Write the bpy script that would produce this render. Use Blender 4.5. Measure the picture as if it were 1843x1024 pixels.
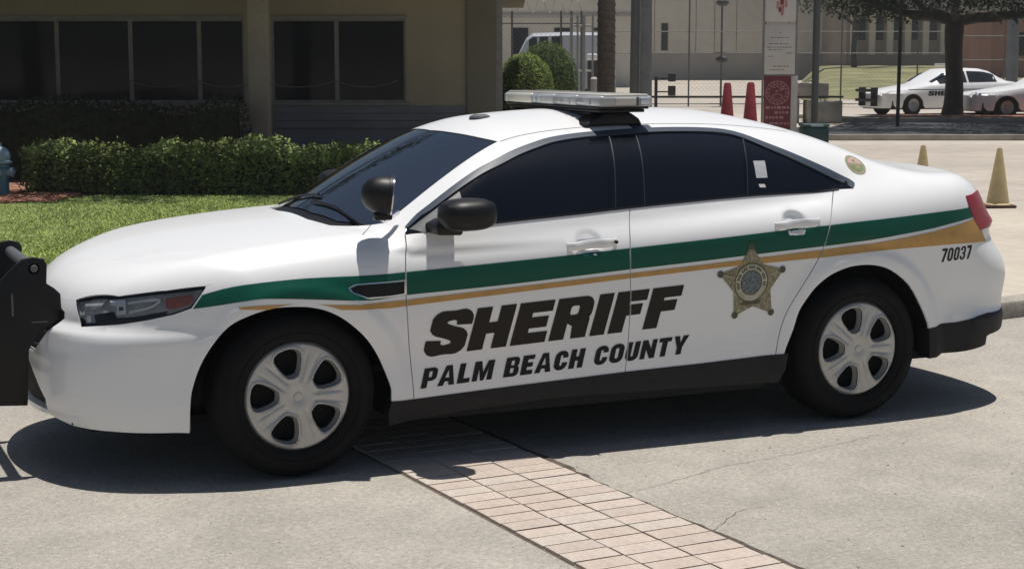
import bpy, math, random
import numpy as np
from mathutils import Vector, Matrix
from mathutils.geometry import delaunay_2d_cdt

for o in list(bpy.data.objects): bpy.data.objects.remove(o)
scene = bpy.context.scene
COL = scene.collection
random.seed(7); np.random.seed(7)

# ------------------------------------------------------------------ camera, sky, sun, exposure
YAW, PITCH = 0.422937, 0.134449
CAM = Vector((-2.0325, -7.6605, 1.7779))
cd = bpy.data.cameras.new('camera'); cam = bpy.data.objects.new('camera', cd); COL.objects.link(cam)
cam.location = CAM
cam.rotation_euler = (math.pi/2 - PITCH, 0, -YAW)
cd.sensor_width = 36; cd.lens = 36*3011/1843; cd.clip_end = 2000; cd.clip_start = .1
cd.dof.use_dof = False
scene.camera = cam

SUN = Vector((0.135, 0.10, 0.985)).normalized()     # direction towards the sun, almost overhead
world = bpy.data.worlds.new('World'); scene.world = world; world.use_nodes = True
nt = world.node_tree; bg = nt.nodes['Background']
sky = nt.nodes.new('ShaderNodeTexSky'); sky.sky_type = 'NISHITA'; sky.sun_disc = False
sky.sun_elevation = math.asin(SUN.z); sky.sun_rotation = math.atan2(SUN.x, SUN.y)
sky.air_density = 1.0; sky.dust_density = 1.0; sky.ozone_density = 1.0
nt.links.new(sky.outputs[0], bg.inputs[0]); bg.inputs[1].default_value = 0.05
sd = bpy.data.lights.new('sun', 'SUN'); sd.energy = 4.5; sd.angle = math.radians(.5); sd.color = (1, .955, .89)
sun = bpy.data.objects.new('sun', sd); COL.objects.link(sun)
sun.rotation_euler = SUN.to_track_quat('Z', 'Y').to_euler(); sun.location = (0, 0, 30)
scene.view_settings.view_transform = 'Standard'; scene.view_settings.look = 'None'
scene.view_settings.exposure = 0.0; scene.view_settings.gamma = 1; scene.view_settings.use_curve_mapping = False

# ------------------------------------------------------------------ materials
def pm(name, col, rough=.6, metal=0, coat=0, spec=.5, var=None, bump=None, speck=None, emit=None):
    """principled material; var=(scale, amount) colour noise, bump=(scale, strength), speck=(scale, colour, threshold)"""
    m = bpy.data.materials.new(name); m.use_nodes = True; n = m.node_tree; L = n.links; b = n.nodes['Principled BSDF']
    c = (*col, 1) if len(col) == 3 else col
    b.inputs['Base Color'].default_value = c; b.inputs['Roughness'].default_value = rough; b.inputs['Metallic'].default_value = metal
    b.inputs['Specular IOR Level'].default_value = spec
    if coat: b.inputs['Coat Weight'].default_value = coat; b.inputs['Coat Roughness'].default_value = .03
    tc = n.nodes.new('ShaderNodeTexCoord'); src = tc.outputs['Object']; last = None
    if var:
        cur = None
        vs = var if isinstance(var, list) else [var]
        for sc, am in vs:
            no = n.nodes.new('ShaderNodeTexNoise'); no.inputs['Scale'].default_value = sc; no.inputs['Detail'].default_value = 6; L.new(src, no.inputs['Vector'])
            mr = n.nodes.new('ShaderNodeMapRange'); mr.inputs['From Min'].default_value = .3; mr.inputs['From Max'].default_value = .7
            mr.inputs['To Min'].default_value = 1-am; mr.inputs['To Max'].default_value = 1+am; L.new(no.outputs['Fac'], mr.inputs['Value'])
            mx = n.nodes.new('ShaderNodeVectorMath'); mx.operation = 'SCALE'
            if cur is None: mx.inputs[0].default_value = c[:3]
            else: L.new(cur, mx.inputs[0])
            L.new(mr.outputs[0], mx.inputs['Scale']); cur = mx.outputs[0]
        last = cur
    if speck:
        for sc, cc, th in (speck if isinstance(speck, list) else [speck]):
            no = n.nodes.new('ShaderNodeTexNoise'); no.inputs['Scale'].default_value = sc; no.inputs['Detail'].default_value = 3; L.new(src, no.inputs['Vector'])
            mr = n.nodes.new('ShaderNodeMapRange'); mr.inputs['From Min'].default_value = th; mr.inputs['From Max'].default_value = th+.08; L.new(no.outputs['Fac'], mr.inputs['Value'])
            mi = n.nodes.new('ShaderNodeMix'); mi.data_type = 'RGBA'; L.new(mr.outputs[0], mi.inputs['Factor'])
            if last is not None: L.new(last, mi.inputs['A'])
            else: mi.inputs['A'].default_value = c
            mi.inputs['B'].default_value = (*cc, 1); last = mi.outputs['Result']
    if last is not None: L.new(last, b.inputs['Base Color'])
    if bump:
        no = n.nodes.new('ShaderNodeTexNoise'); no.inputs['Scale'].default_value = bump[0]; no.inputs['Detail'].default_value = 5; L.new(src, no.inputs['Vector'])
        bp = n.nodes.new('ShaderNodeBump'); bp.inputs['Strength'].default_value = bump[1]; bp.inputs['Distance'].default_value = bump[2] if len(bump) > 2 else .01
        L.new(no.outputs['Fac'], bp.inputs['Height']); L.new(bp.outputs[0], b.inputs['Normal'])
    if emit: b.inputs['Emission Color'].default_value = (*emit[0], 1); b.inputs['Emission Strength'].default_value = emit[1]
    return m
def glassmat(name, tint, gloss=1.0, ior=1.6):
    m = bpy.data.materials.new(name); m.use_nodes = True; n = m.node_tree; n.nodes.clear(); L = n.links
    out = n.nodes.new('ShaderNodeOutputMaterial'); mix = n.nodes.new('ShaderNodeMixShader')
    tr = n.nodes.new('ShaderNodeBsdfTransparent'); tr.inputs[0].default_value = (*tint, 1)
    gl = n.nodes.new('ShaderNodeBsdfGlossy'); gl.inputs['Roughness'].default_value = .02; gl.inputs[0].default_value = (gloss, gloss, gloss, 1)
    fr = n.nodes.new('ShaderNodeFresnel'); fr.inputs[0].default_value = ior
    L.new(fr.outputs[0], mix.inputs[0]); L.new(tr.outputs[0], mix.inputs[1]); L.new(gl.outputs[0], mix.inputs[2]); L.new(mix.outputs[0], out.inputs[0])
    return m
M = {}
M['paint'] = pm('white_car_paint', (.83, .835, .84), .38, coat=.45, spec=.3, var=(1.5, .015))
M['skirt'] = pm('black_textured_plastic', (.014, .014, .015), .6, spec=.3, var=(30, .2), bump=(400, .1, .001))
M['black'] = pm('satin_black', (.008, .008, .009), .45, spec=.3, var=(6, .2))
M['matte'] = pm('matte_black', (.010, .010, .011), .85)
M['rubber'] = pm('tyre_rubber', (.0075, .0075, .008), .8, spec=.22, var=(12, .25), bump=(180, .15, .002))
M['rim'] = pm('silver_wheel_cover', (.47, .465, .45), .38, metal=.35, var=[(9, .06), (60, .04)])
M['green'] = pm('green_stripe_vinyl', (.002, .088, .056), .45, spec=.25, coat=.05)
M['gold'] = pm('gold_stripe_vinyl', (.52, .30, .095), .5, spec=.3, coat=.1, var=(20, .08))
M['ink'] = pm('dark_brown_lettering', (.016, .013, .010), .5, spec=.25)
M['ink2'] = pm('black_lettering', (.009, .009, .010), .5, spec=.25)
M['tint'] = pm('black_tinted_glass', (.004, .006, .011), .03, spec=.42)
M['bpillar'] = pm('gloss_black_pillar', (.004, .006, .010), .10, spec=.42)
M['trim'] = pm('grey_window_trim', (.050, .066, .092), .45, spec=.3)
M['wind'] = glassmat('windscreen_glass', (.50, .58, .62), 1.0, 4.2)
M['lens'] = glassmat('clear_lens', (.95, .95, .94), .9, 1.4)
M['chrome'] = pm('chrome', (.62, .63, .65), .12, metal=1)
M['chromelight'] = pm('satin_reflector', (.62, .62, .62), .3, metal=.2, var=(30, .3))
M['modw'] = pm('white_lamp_reflector', (.85, .86, .88), .2)
M['divider'] = pm('window_divider_rubber', (.016, .020, .028), .4)
M['grey'] = pm('grey_plastic', (.10, .105, .11), .5)
M['lampdark'] = pm('headlamp_housing', (.42, .43, .43), .4, var=(20, .3))
M['amber'] = pm('amber_red_marker', (.42, .13, .09), .35)
M['redlens'] = pm('red_tail_lens', (.30, .004, .014), .2, coat=.3, bump=(60, .15, .003))
M['ledbar'] = pm('pale_plastic_lens', (.60, .57, .50), .22, coat=.7, bump=(70, .15, .003))
M['ledclear'] = pm('grey_clear_lens', (.44, .45, .46), .18, coat=.8, bump=(50, .2, .003))
M['led'] = pm('led_module', (.62, .66, .72), .15, metal=.5, bump=(120, .4, .004))
M['star1'] = pm('star_decal_olive', (.235, .205, .115), .45, var=(45, .35), speck=(90, (.40, .38, .28), .56))
M['star2'] = pm('star_decal_dark', (.075, .070, .040), .5, var=(60, .4))
M['star3'] = pm('star_decal_light', (.42, .40, .30), .5, var=(60, .25))
M['seal'] = pm('star_seal_blue_grey', (.10, .13, .14), .5, var=(70, .5), speck=(120, (.35, .38, .36), .6))
M['badge_o'] = pm('badge_border', (.33, .29, .20), .5, var=(80, .2))
M['badge_p'] = pm('badge_pink', (.55, .40, .33), .5, var=(120, .2))
M['badge_g'] = pm('badge_green', (.20, .24, .10), .5, var=(120, .4))
M['paper'] = pm('grey_sticker', (.40, .41, .44), .6, var=(40, .1))
M['seat'] = pm('seat_cloth', (.05, .05, .052), .9)
M['dash'] = pm('dashboard_vinyl', (.035, .035, .037), .6)
M['concrete'] = pm('aggregate_pavement', (.345, .320, .280), .9, var=[(.35, .16), (1.6, .10), (5, .08), (38, .17)],
                   speck=[(95, (.17, .155, .13), .60), (70, (.55, .52, .45), .62), (9, (.22, .20, .17), .70)], bump=(120, .5, .006))
M['concrete2'] = pm('pale_concrete_walk', (.50, .445, .37), .9, var=[(.5, .08), (6, .08), (60, .1)], bump=(60, .3, .004))
M['concrete3'] = pm('rear_yard_pavement', (.42, .375, .32), .9, var=[(.25, .15), (2.5, .10), (30, .1)], bump=(60, .3, .004))
M['asphalt'] = pm('dark_asphalt', (.060, .062, .068), .9, var=[(.4, .2), (30, .2)], bump=(100, .4, .004))
M['kerb'] = pm('kerb_concrete', (.36, .33, .28), .9, var=[(3, .2), (40, .15)], bump=(50, .4, .006))
M['joint'] = pm('dark_joint_filler', (.085, .070, .055), .95, var=(20, .5), bump=(60, .5, .006))
M['brick'] = [pm('clay_paver_%s' % n_, c_, .88, var=[(5, .07), (50, .10)], bump=(90, .35, .003), speck=(40, (.33, .27, .22), .68)) for n_, c_ in
              (('rose', (.49, .41, .35)), ('pink', (.52, .44, .38)), ('sand', (.51, .45, .39)), ('tan', (.47, .40, .345)))]
M['mortar'] = pm('sand_joint', (.24, .185, .145), .95, var=(40, .3))
M['grass'] = pm('lawn_soil', (.17, .22, .06), .95, var=[(1.2, .3), (25, .35)], bump=(90, .8, .03))
M['blade'] = pm('grass_blades', (.38, .46, .12), .8, var=[(.8, .25), (9, .35)])
M['grassfar'] = pm('dry_grass_bank', (.20, .195, .095), .95, var=[(.35, .35), (5, .3)], bump=(30, .6, .05))
M['mulch'] = pm('red_mulch', (.30, .14, .09), .95, var=[(6, .5), (50, .5)], bump=(40, 1, .03), speck=(30, (.42, .30, .2), .62))
def leafmat(n_, c_, am=.45):
    return pm(n_, c_, .7, var=[(1.3, am*.6), (11, am)], spec=.12)
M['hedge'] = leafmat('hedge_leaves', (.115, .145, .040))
M['hedge_dark'] = leafmat('hedge_leaves_painted_shade', (.024, .034, .012))  # darker leaf copy, shade put into its colour
M['hedge_lit'] = leafmat('hedge_leaves_painted_sun', (.24, .30, .10))  # paler leaf copy, sunlight put into its colour
M['bush'] = leafmat('topiary_leaves', (.20, .27, .065))
M['bush2'] = leafmat('topiary_leaves_rear', (.105, .155, .038))
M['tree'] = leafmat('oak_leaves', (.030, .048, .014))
M['frond'] = leafmat('palm_fronds', (.05, .08, .02))
M['bark'] = pm('dark_bark', (.045, .036, .028), .95, var=[(4, .3), (22, .4)], bump=(25, 1, .03))
M['palmbark'] = pm('palm_bark', (.145, .115, .085), .95, var=[(5, .25), (30, .3)], bump=(22, 1, .03))
M['wall'] = pm('olive_stucco', (.31, .285, .205), .9, var=[(.5, .12), (30, .08)], bump=(90, .3, .004))
M['wall2'] = pm('grey_green_stucco', (.16, .155, .115), .9, var=[(.6, .12), (30, .08)], bump=(90, .3, .004))
M['siding'] = pm('blue_grey_siding', (.15, .165, .19), .7, var=[(2, .15)])
M['frame'] = pm('window_frame_aluminium', (.20, .20, .19), .5, metal=.3, var=(8, .15))
M['pane'] = pm('dark_window_pane', (.004, .005, .006), .06, spec=.12)
M['colm'] = pm('concrete_column', (.26, .245, .19), .9, var=[(1.5, .15), (25, .1)], bump=(60, .3, .005))
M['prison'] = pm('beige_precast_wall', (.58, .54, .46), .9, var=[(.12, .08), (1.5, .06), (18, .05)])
M['prisond'] = pm('precast_base_shade_and_trim', (.34, .32, .28), .9, var=[(.3, .1)])  # wall-foot shade put into the colour; also on ledges, canopy and parapet
M['brown'] = pm('brown_block_wall', (.30, .245, .19), .9, var=[(.3, .15), (4, .1)])
M['redwall'] = pm('red_brown_wall', (.34, .17, .13), .9, var=[(.4, .15), (6, .1)])
M['fence'] = pm('galvanised_steel', (.27, .27, .26), .5, metal=.4, var=(5, .15))
M['fencepost'] = pm('weathered_post', (.12, .12, .115), .6, metal=.3)
M['rail'] = pm('fence_rail', (.17, .17, .16), .6, metal=.3)
M['polec'] = pm('grey_pole_concrete', (.14, .148, .15), .85, var=[(2, .15), (20, .15)], bump=(40, .4, .005))
M['polem'] = pm('dark_green_grey_pole', (.075, .082, .080), .5, metal=.3)
M['gate'] = pm('dark_gate_paint', (.05, .047, .042), .6)
M['signw'] = pm('faded_white_sign', (.52, .50, .47), .7, var=[(4, .06)])
M['signr'] = pm('dark_red_sign', (.16, .022, .03), .6, var=[(6, .2)])
M['signp'] = pm('pale_pink_print', (.40, .20, .20), .6, var=[(20, .3)])
M['signk'] = pm('grey_print', (.17, .16, .155), .7)
M['teal'] = pm('teal_paint', (.010, .045, .045), .5, var=(5, .3))
M['hydr'] = pm('blue_teal_hydrant_paint', (.05, .17, .26), .35, coat=.4, var=(8, .2))
M['hydr2'] = pm('pale_blue_cap_paint', (.26, .36, .46), .4)
M['conered'] = pm('faded_red_cone', (.30, .032, .042), .6, var=(6, .25))
M['conepink'] = pm('worn_pink_cone_band', (.40, .20, .20), .6, var=(15, .4))
M['coney'] = pm('sun_faded_orange_cone', (.64, .50, .26), .7, var=[(5, .1), (30, .08)])
M['coneb'] = pm('cone_base_rubber', (.09, .05, .035), .85)
M['carwhite'] = pm('parked_car_white_paint', (.82, .82, .83), .35, coat=.4)
M['carsilver'] = pm('parked_car_silver_paint', (.78, .79, .81), .35, coat=.3)
M['vanpaint'] = pm('van_white_paint', (.42, .44, .48), .35, coat=.6)
M['carglass'] = pm('parked_car_glass', (.02, .024, .028), .06)
M['hub'] = pm('parked_car_hub', (.24, .24, .24), .4, metal=.6)
M['ceiling'] = pm('soffit_paint', (.22, .20, .14), .9)

# ------------------------------------------------------------------ object helpers
def tag(o, label=None, cat=None, group=None, kind=None):
    if label: o['label'] = label
    if cat: o['category'] = cat
    if group: o['group'] = group
    if kind: o['kind'] = kind
    return o
def empty(name, loc=(0, 0, 0), rz=0, label=None, cat=None, group=None):
    o = bpy.data.objects.new(name, None); COL.objects.link(o); o.location = loc; o.rotation_euler = (0, 0, rz)
    o.empty_display_size = .2
    return tag(o, label, cat, group)
def link(name, me, mat, parent=None):
    if mat is not None and not me.materials: me.materials.append(mat)
    o = bpy.data.objects.new(name, me); COL.objects.link(o)
    if parent is not None: o.parent = parent
    return o
def copy_tree(o, parent=None):
    c = o.copy(); COL.objects.link(c); c.parent = parent
    for ch in [k for k in bpy.data.objects if k.parent == o]: copy_tree(ch, c)
    return c
class MB:
    def __init__(s): s.v = []; s.f = []; s.mi = []; s.cm = 0
    def add(s, vs, fs):
        b = len(s.v); s.v += [tuple(map(float, p)) for p in vs]; s.f += [tuple(b+i for i in f) for f in fs]; s.mi += [s.cm]*len(fs)
    def box(s, x0, x1, y0, y1, z0, z1, mt=None):
        vs = [Vector((x, y, z)) for z in (z0, z1) for y in (y0, y1) for x in (x0, x1)]
        if mt is not None: vs = [mt @ v for v in vs]
        s.add(vs, [(0, 2, 3, 1), (4, 5, 7, 6), (0, 1, 5, 4), (2, 6, 7, 3), (0, 4, 6, 2), (1, 3, 7, 5)])
    def prism(s, poly, y0, y1, mt=None):
        """polygon in (x,z), extruded along y"""
        n = len(poly); vs = [Vector((x, y0, z)) for x, z in poly]+[Vector((x, y1, z)) for x, z in poly]
        a = sum(poly[i][0]*poly[(i+1) % n][1]-poly[(i+1) % n][0]*poly[i][1] for i in range(n))
        if mt is not None: vs = [mt @ v for v in vs]
        fs = [tuple(range(n)), tuple(range(2*n-1, n-1, -1))]+[(i, i+n, (i+1) % n+n, (i+1) % n) for i in range(n)]
        if (a < 0) != (y1 < y0): fs = [f[::-1] for f in fs]
        s.add(vs, fs)
    def tube(s, pts, r, n=8, cap=True):
        pts = [Vector(p) for p in pts]; m = len(pts); rs = r if isinstance(r, (list, tuple)) else [r]*m
        up = None; rings = []
        for i, p in enumerate(pts):
            t = (pts[min(i+1, m-1)]-pts[max(i-1, 0)]).normalized()
            if up is None: up = t.orthogonal().normalized()
            up = (up-t*up.dot(t)); up = up.normalized() if up.length > 1e-6 else t.orthogonal().normalized()
            w = t.cross(up); rings.append([p+rs[i]*(math.cos(2*math.pi*k/n)*up+math.sin(2*math.pi*k/n)*w) for k in range(n)])
        vs = [v for rg in rings for v in rg]
        fs = [(i*n+k, i*n+(k+1) % n, (i+1)*n+(k+1) % n, (i+1)*n+k) for i in range(m-1) for k in range(n)]
        if cap: fs += [tuple(range(n-1, -1, -1)), tuple((m-1)*n+k for k in range(n))]
        s.add(vs, fs)
    def lathe(s, prof, n=32, mt=None, closed=False):
        """prof: (r, h) list round the local z axis"""
        m = len(prof); vs = [Vector((r*math.cos(2*math.pi*k/n), r*math.sin(2*math.pi*k/n), h)) for r, h in prof for k in range(n)]
        if mt is not None: vs = [mt @ v for v in vs]
        fs = [(i*n+k, i*n+(k+1) % n, (i+1)*n+(k+1) % n, (i+1)*n+k) for i in range(m-1) for k in range(n)]
        s.add(vs, fs)
    def mesh(s, name, smooth=False, bevel=0):
        me = bpy.data.meshes.new(name); me.from_pydata(s.v, [], s.f); me.validate()
        if smooth: me.polygons.foreach_set('use_smooth', [True]*len(me.polygons))
        me.update(); return me
    def build(s, name, mat, parent=None, smooth=False, bevel=0, seg=2, angle=35):
        mats = mat if isinstance(mat, list) else [mat]
        me = bpy.data.meshes.new(name); me.from_pydata(s.v, [], s.f)
        for m_ in mats: me.materials.append(m_)
        if len(mats) > 1: me.polygons.foreach_set('material_index', s.mi)
        me.update()
        o = bpy.data.objects.new(name, me); COL.objects.link(o)
        if parent is not None: o.parent = parent
        if smooth or bevel: me.polygons.foreach_set('use_smooth', [True]*len(me.polygons))
        if bevel:
            b = o.modifiers.new('bevel', 'BEVEL'); b.width = bevel; b.segments = seg; b.limit_method = 'ANGLE'; b.angle_limit = math.radians(30)
            b.harden_normals = False
        if smooth or bevel:
            me.set_sharp_from_angle(angle=math.radians(angle)) if not bevel else None
        return o
def rbox(name, x0, x1, y0, y1, z0, z1, mat, parent=None, bevel=.01, mt=None):
    b = MB(); b.box(x0, x1, y0, y1, z0, z1, mt); return b.build(name, mat, parent, bevel=bevel)

# ------------------------------------------------------------------ car body: one smooth implicit surface, cut into panels
def cub(xs,ys):
    xs=np.array(xs,float);ys=np.array(ys,float);n=len(xs);h=np.diff(xs)
    A=np.zeros((n,n));b=np.zeros(n);A[0,0]=A[-1,-1]=1
    for i in range(1,n-1):
        A[i,i-1]=h[i-1];A[i,i]=2*(h[i-1]+h[i]);A[i,i+1]=h[i]
        b[i]=3*((ys[i+1]-ys[i])/h[i]-(ys[i]-ys[i-1])/h[i-1])
    c=np.linalg.solve(A,b);d=np.diff(c)/(3*h);bb=np.diff(ys)/h-h*(2*c[:-1]+c[1:])/3
    m0=bb[0];m1=bb[-1]+2*c[-2]*h[-1]+3*d[-1]*h[-1]**2
    def f(x):
        x=np.asarray(x,float);xc=np.clip(x,xs[0],xs[-1])
        i=np.clip(np.searchsorted(xs,xc,side='right')-1,0,n-2);t=xc-xs[i]
        v=ys[i]+bb[i]*t+c[i]*t*t+d[i]*t**3
        return v+np.where(x<xs[0],(x-xs[0])*m0,0)+np.where(x>xs[-1],(x-xs[-1])*m1,0)
    return f
def smax(a,b,k):
    h=np.maximum(k-np.abs(a-b),0)/k
    return np.maximum(a,b)+h*h*k*.25
def smin(a,b,k): return -smax(-a,-b,k)
def sstep(a,b,x):
    t=np.clip((x-a)/(b-a),0,1);return t*t*(3-2*t)
WB=2.868
plan=cub([-1.1,-.9,-.7,-.4,0,.5,1.5,2.5,2.9,3.3,3.7,4.1],[.80,.848,.885,.925,.950,.955,.965,.963,.958,.946,.915,.865])
prof=cub([.10,.20,.30,.45,.60,.72,.80,.88,.96,1.03,1.10,1.2],[.06,.03,.018,.024,.012,.001,.001,.007,.026,.052,.085,.14])
def Yside(x,z):
    zz=z-.05*(np.clip(x,-.9,3.6)-1.0)*sstep(.3,.8,z)
    y=plan(x)-prof(zz)
    for cx in (0,WB):
        r=np.hypot(x-cx,z-.345)
        if cx==0: y=y+.014*(1-sstep(.46,.52,r))*sstep(.97,.75,z)+.008*np.exp(-((r-.5)/.12)**2)*sstep(.25,.4,z)*sstep(.97,.75,z)
        else: y=y+.020*(1-sstep(.47,.53,r))*sstep(.97,.75,z)*(x>2.868)+.020*(1-sstep(.45,.56,r))*sstep(.97,.75,z)*(x<=2.868)
    y=y-.028*sstep(.612,.675,z)*sstep(-.36,-.75,x)
    y=y+.020*sstep(.49,.455,z)*sstep(3.35,3.6,x)-.012*np.exp(-((z-.56)/.07)**2)*sstep(3.35,3.5,x)
    for hx,hz in ((1.372,.955),(2.476,1.002)):
        y=y-.034*np.exp(-(((x-hx)/.056)**2+((z-hz)/.044)**2)**2)
    return y
hoodc=cub([-1.05,-.9,-.7,-.4,0,.35,.6,1.,2.,3.,3.4,3.7,3.95,4.1],[.75,.835,.893,.962,1.018,1.045,1.055,1.065,1.11,1.17,1.207,1.21,1.178,1.14])
def Ztop(x,y):
    a=np.abs(y)
    return hoodc(x)-.028*(a/.8)**2
nosep_=cub([.15,.25,.4,.55,.62,.68,.75,.85,.95],[-.93,-.99,-1.015,-1.0,-.985,-.975,-.955,-.91,-.82])
def nosep(z): return nosep_(z)+.042*sstep(.612,.675,z)
def Xf(y,z):
    a=np.abs(y)
    return nosep(z)+.16*(a/.7)**2+.10*(a/.8)**6
tailp=cub([.2,.35,.55,.72,.85,1.0,1.1,1.2],[4.00,4.05,4.08,4.08,3.985,3.925,3.90,3.84])
def Xr(y,z):
    a=np.abs(y)
    return tailp(z)+.02*sstep(.49,.455,z)-.10*(a/.7)**2-.10*(a/.85)**6
gplan=cub([-.2,.5,1.2,2.0,2.8,3.4,3.9],[.86,.875,.885,.88,.855,.80,.72])
def Yg(x,z):
    t=z-1.06
    return gplan(x)-.42*t-.55*np.clip(t,0,1)**2
roofc=cub([.2,.8,1.1,1.5,2.0,2.4,2.8,3.2,3.6],[1.26,1.432,1.485,1.52,1.53,1.515,1.472,1.39,1.29])
def Zr(x,y): return roofc(x)-.10*(np.abs(y)/.6)**2
# windshield: centreline x at z
wsx=cub([.95,1.1,1.3,1.45,1.6],[.12,.36,.71,1.02,1.35])
def Ws(x,y,z): return (wsx(z)+.20*(np.abs(y)/.7)**2-x)*.52
blx=cub([1.05,1.2,1.3,1.4,1.5],[3.72,3.40,3.16,2.90,2.55])
def Bl(x,y,z): return (x-(blx(z)-.10*(np.abs(y)/.6)**2))*.4
def body(x,y,z):
    a=np.abs(y)
    s=a-Yside(x,z)
    L=smax(s,(z-Ztop(x,y)),np.where(x<.6,.16,.14)*1.0)
    L=smax(L,(Xf(y,z)-x),.16)
    L=smax(L,(x-Xr(y,z)),.16)
    L=smax(L,.14-z,.05)
    return L
def green(x,y,z):
    a=np.abs(y)
    g=smax((a-Yg(x,z))*.9,z-Zr(x,y),.10)
    w=smax(Ws(x,y,z),Bl(x,y,z),.02)
    g=smax(g,w,.05)
    return smax(g,.95-z,.02)
def car(x,y,z):
    kk=.02+.10*sstep(2.6,3.0,x)
    return smin(body(x,y,z),green(x,y,z),kk)
def cast(fun,O,D,t0,t1,n=160,it=25):
    """first outside->inside crossing along O+tD"""
    O=np.atleast_2d(O);D=np.atleast_2d(D);m=len(D);O=np.broadcast_to(O,(m,3))
    t0=np.broadcast_to(np.asarray(t0,float),(m,)).copy();t1=np.broadcast_to(np.asarray(t1,float),(m,))
    ev=lambda t:fun(O[:,0]+t*D[:,0],O[:,1]+t*D[:,1],O[:,2]+t*D[:,2])
    lo=t0.copy();hi=np.full(m,np.nan);pf=ev(t0);done=np.zeros(m,bool)
    for i in range(1,n+1):
        t=t0+(t1-t0)*i/n;f=ev(t);h=(~done)&(f<=0)
        hi[h]=t[h];lo[h]=(t0+(t1-t0)*(i-1)/n)[h];done|=h
    l=lo.copy();hh=np.where(done,hi,t1)
    for _ in range(it):
        mid=(l+hh)/2;f=ev(mid);ins=f<=0;hh=np.where(ins,mid,hh);l=np.where(ins,l,mid)
    return O+hh[:,None]*D,done
def grad(fun,P,e=2e-3):
    g=np.stack([fun(P[:,0]+(e if k==0 else 0),P[:,1]+(e if k==1 else 0),P[:,2]+(e if k==2 else 0))-fun(P[:,0]-(e if k==0 else 0),P[:,1]-(e if k==1 else 0),P[:,2]-(e if k==2 else 0)) for k in range(3)],1)
    return g/np.linalg.norm(g,axis=1,keepdims=True)

# ------------------------------------------------------------------ 2-D tessellation of panels, mapped onto the surface
def pip(pts, poly):
    x, y = pts[:, 0], pts[:, 1]; ins = np.zeros(len(pts), bool); n = len(poly)
    for i in range(n):
        x1, y1 = poly[i]; x2, y2 = poly[(i+1) % n]
        if y1 == y2: continue
        c = ((y1 > y) != (y2 > y)) & (x < (x2-x1)*(y-y1)/(y2-y1)+x1); ins ^= c
    return ins
def dens(poly, step, closed=True):
    poly = np.asarray(poly, float); out = []; n = len(poly)
    for i in range(n if closed else n-1):
        a = poly[i]; b = poly[(i+1) % n]; k = max(1, int(math.ceil(np.linalg.norm(b-a)/step)))
        for j in range(k): out.append(a+(b-a)*j/k)
    if not closed: out.append(poly[-1])
    return np.array(out)
def segdist(pts, polys):
    d = np.full(len(pts), 1e9)
    for poly in polys:
        n = len(poly)
        for i in range(n):
            a = poly[i]; b = poly[(i+1) % n]; ab = b-a; l2 = (ab*ab).sum()
            if l2 < 1e-12: continue
            t = np.clip(((pts-a)@ab)/l2, 0, 1); q = a+t[:, None]*ab; d = np.minimum(d, np.hypot(*(pts-q).T))
    return d
def band(line, w):
    """thin closed polygon around an open polyline"""
    p = np.asarray(line, float); t = np.gradient(p, axis=0); t /= np.linalg.norm(t, axis=1, keepdims=True)
    nn = np.c_[-t[:, 1], t[:, 0]]; return np.r_[p+nn*w, (p-nn*w)[::-1]]
def tess(ops, step=.03, fine=()):
    """ops: list of ('+'|'-', polygon); later ops win. returns verts (n,2), tris (m,3)"""
    polys = [dens(p, step) for _, p in ops]; pv = np.concatenate(polys)
    allp = np.concatenate([p for (s, _), p in zip(ops, polys) if s == '+']); lo = allp.min(0); hi = allp.max(0)
    def inside(q):
        r = np.zeros(len(q), bool)
        for (s, _), p in zip(ops, polys):
            i = pip(q, p)
            if s == '+': r |= i
            else: r &= ~i
        return r
    gx = np.arange(lo[0], hi[0]+step, step); gy = np.arange(lo[1], hi[1]+step, step*.87)
    G = np.array([(x+(step/2 if j % 2 else 0), y) for j, y in enumerate(gy) for x in gx]) if len(gx)*len(gy) < 200000 else np.zeros((0, 2))
    G = G[inside(G)]; G = G[segdist(G, polys) > step*.4] if len(G) else G
    for (cx, cy, rx, ry, st) in fine:
        F_ = np.array([(x, y) for x in np.arange(cx-rx, cx+rx, st) for y in np.arange(cy-ry, cy+ry, st)])
        F_ = F_[inside(F_)]
        if len(G): G = G[(np.abs(G[:, 0]-cx) > rx) | (np.abs(G[:, 1]-cy) > ry)]
        if len(F_): F_ = F_[segdist(F_, polys) > st*.4]
        G = np.r_[G, F_] if len(G) else F_
    edges = []; b = 0
    for p in polys:
        n = len(p); edges += [(b+i, b+(i+1) % n) for i in range(n)]; b += n
    V = np.r_[pv, G] if len(G) else pv
    r = delaunay_2d_cdt([Vector(v) for v in V.tolist()], edges, [], 0, 1e-6)
    V2 = np.array([tuple(v) for v in r[0]]); F2 = np.array([tuple(f) for f in r[2] if len(f) == 3])
    c = V2[F2].mean(1); a = V2[F2]; ar = (a[:, 1, 0]-a[:, 0, 0])*(a[:, 2, 1]-a[:, 0, 1])-(a[:, 2, 0]-a[:, 0, 0])*(a[:, 1, 1]-a[:, 0, 1])
    F2 = F2[inside(c) & (np.abs(ar) > 1e-9)]
    used = np.unique(F2); mp = -np.ones(len(V2), int); mp[used] = np.arange(len(used))
    return V2[used], mp[F2]
def m_rad(q, fun=None):
    th = q[:, 1]; D = np.c_[np.zeros(len(q)), np.cos(th), -np.sin(th)]
    O = np.c_[q[:, 0], -1.5*np.cos(th), ZA+1.5*np.sin(th)]
    return cast(fun or car, O, D, 0, 1.2, n=75, it=17)[0]
def m_side(q, fun=None):
    O = np.c_[q[:, 0], np.full(len(q), -1.15), q[:, 1]]; D = np.tile([0, 1., 0], (len(q), 1))
    return cast(fun or car, O, D, 0, .8, n=60, it=17)[0]
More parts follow.
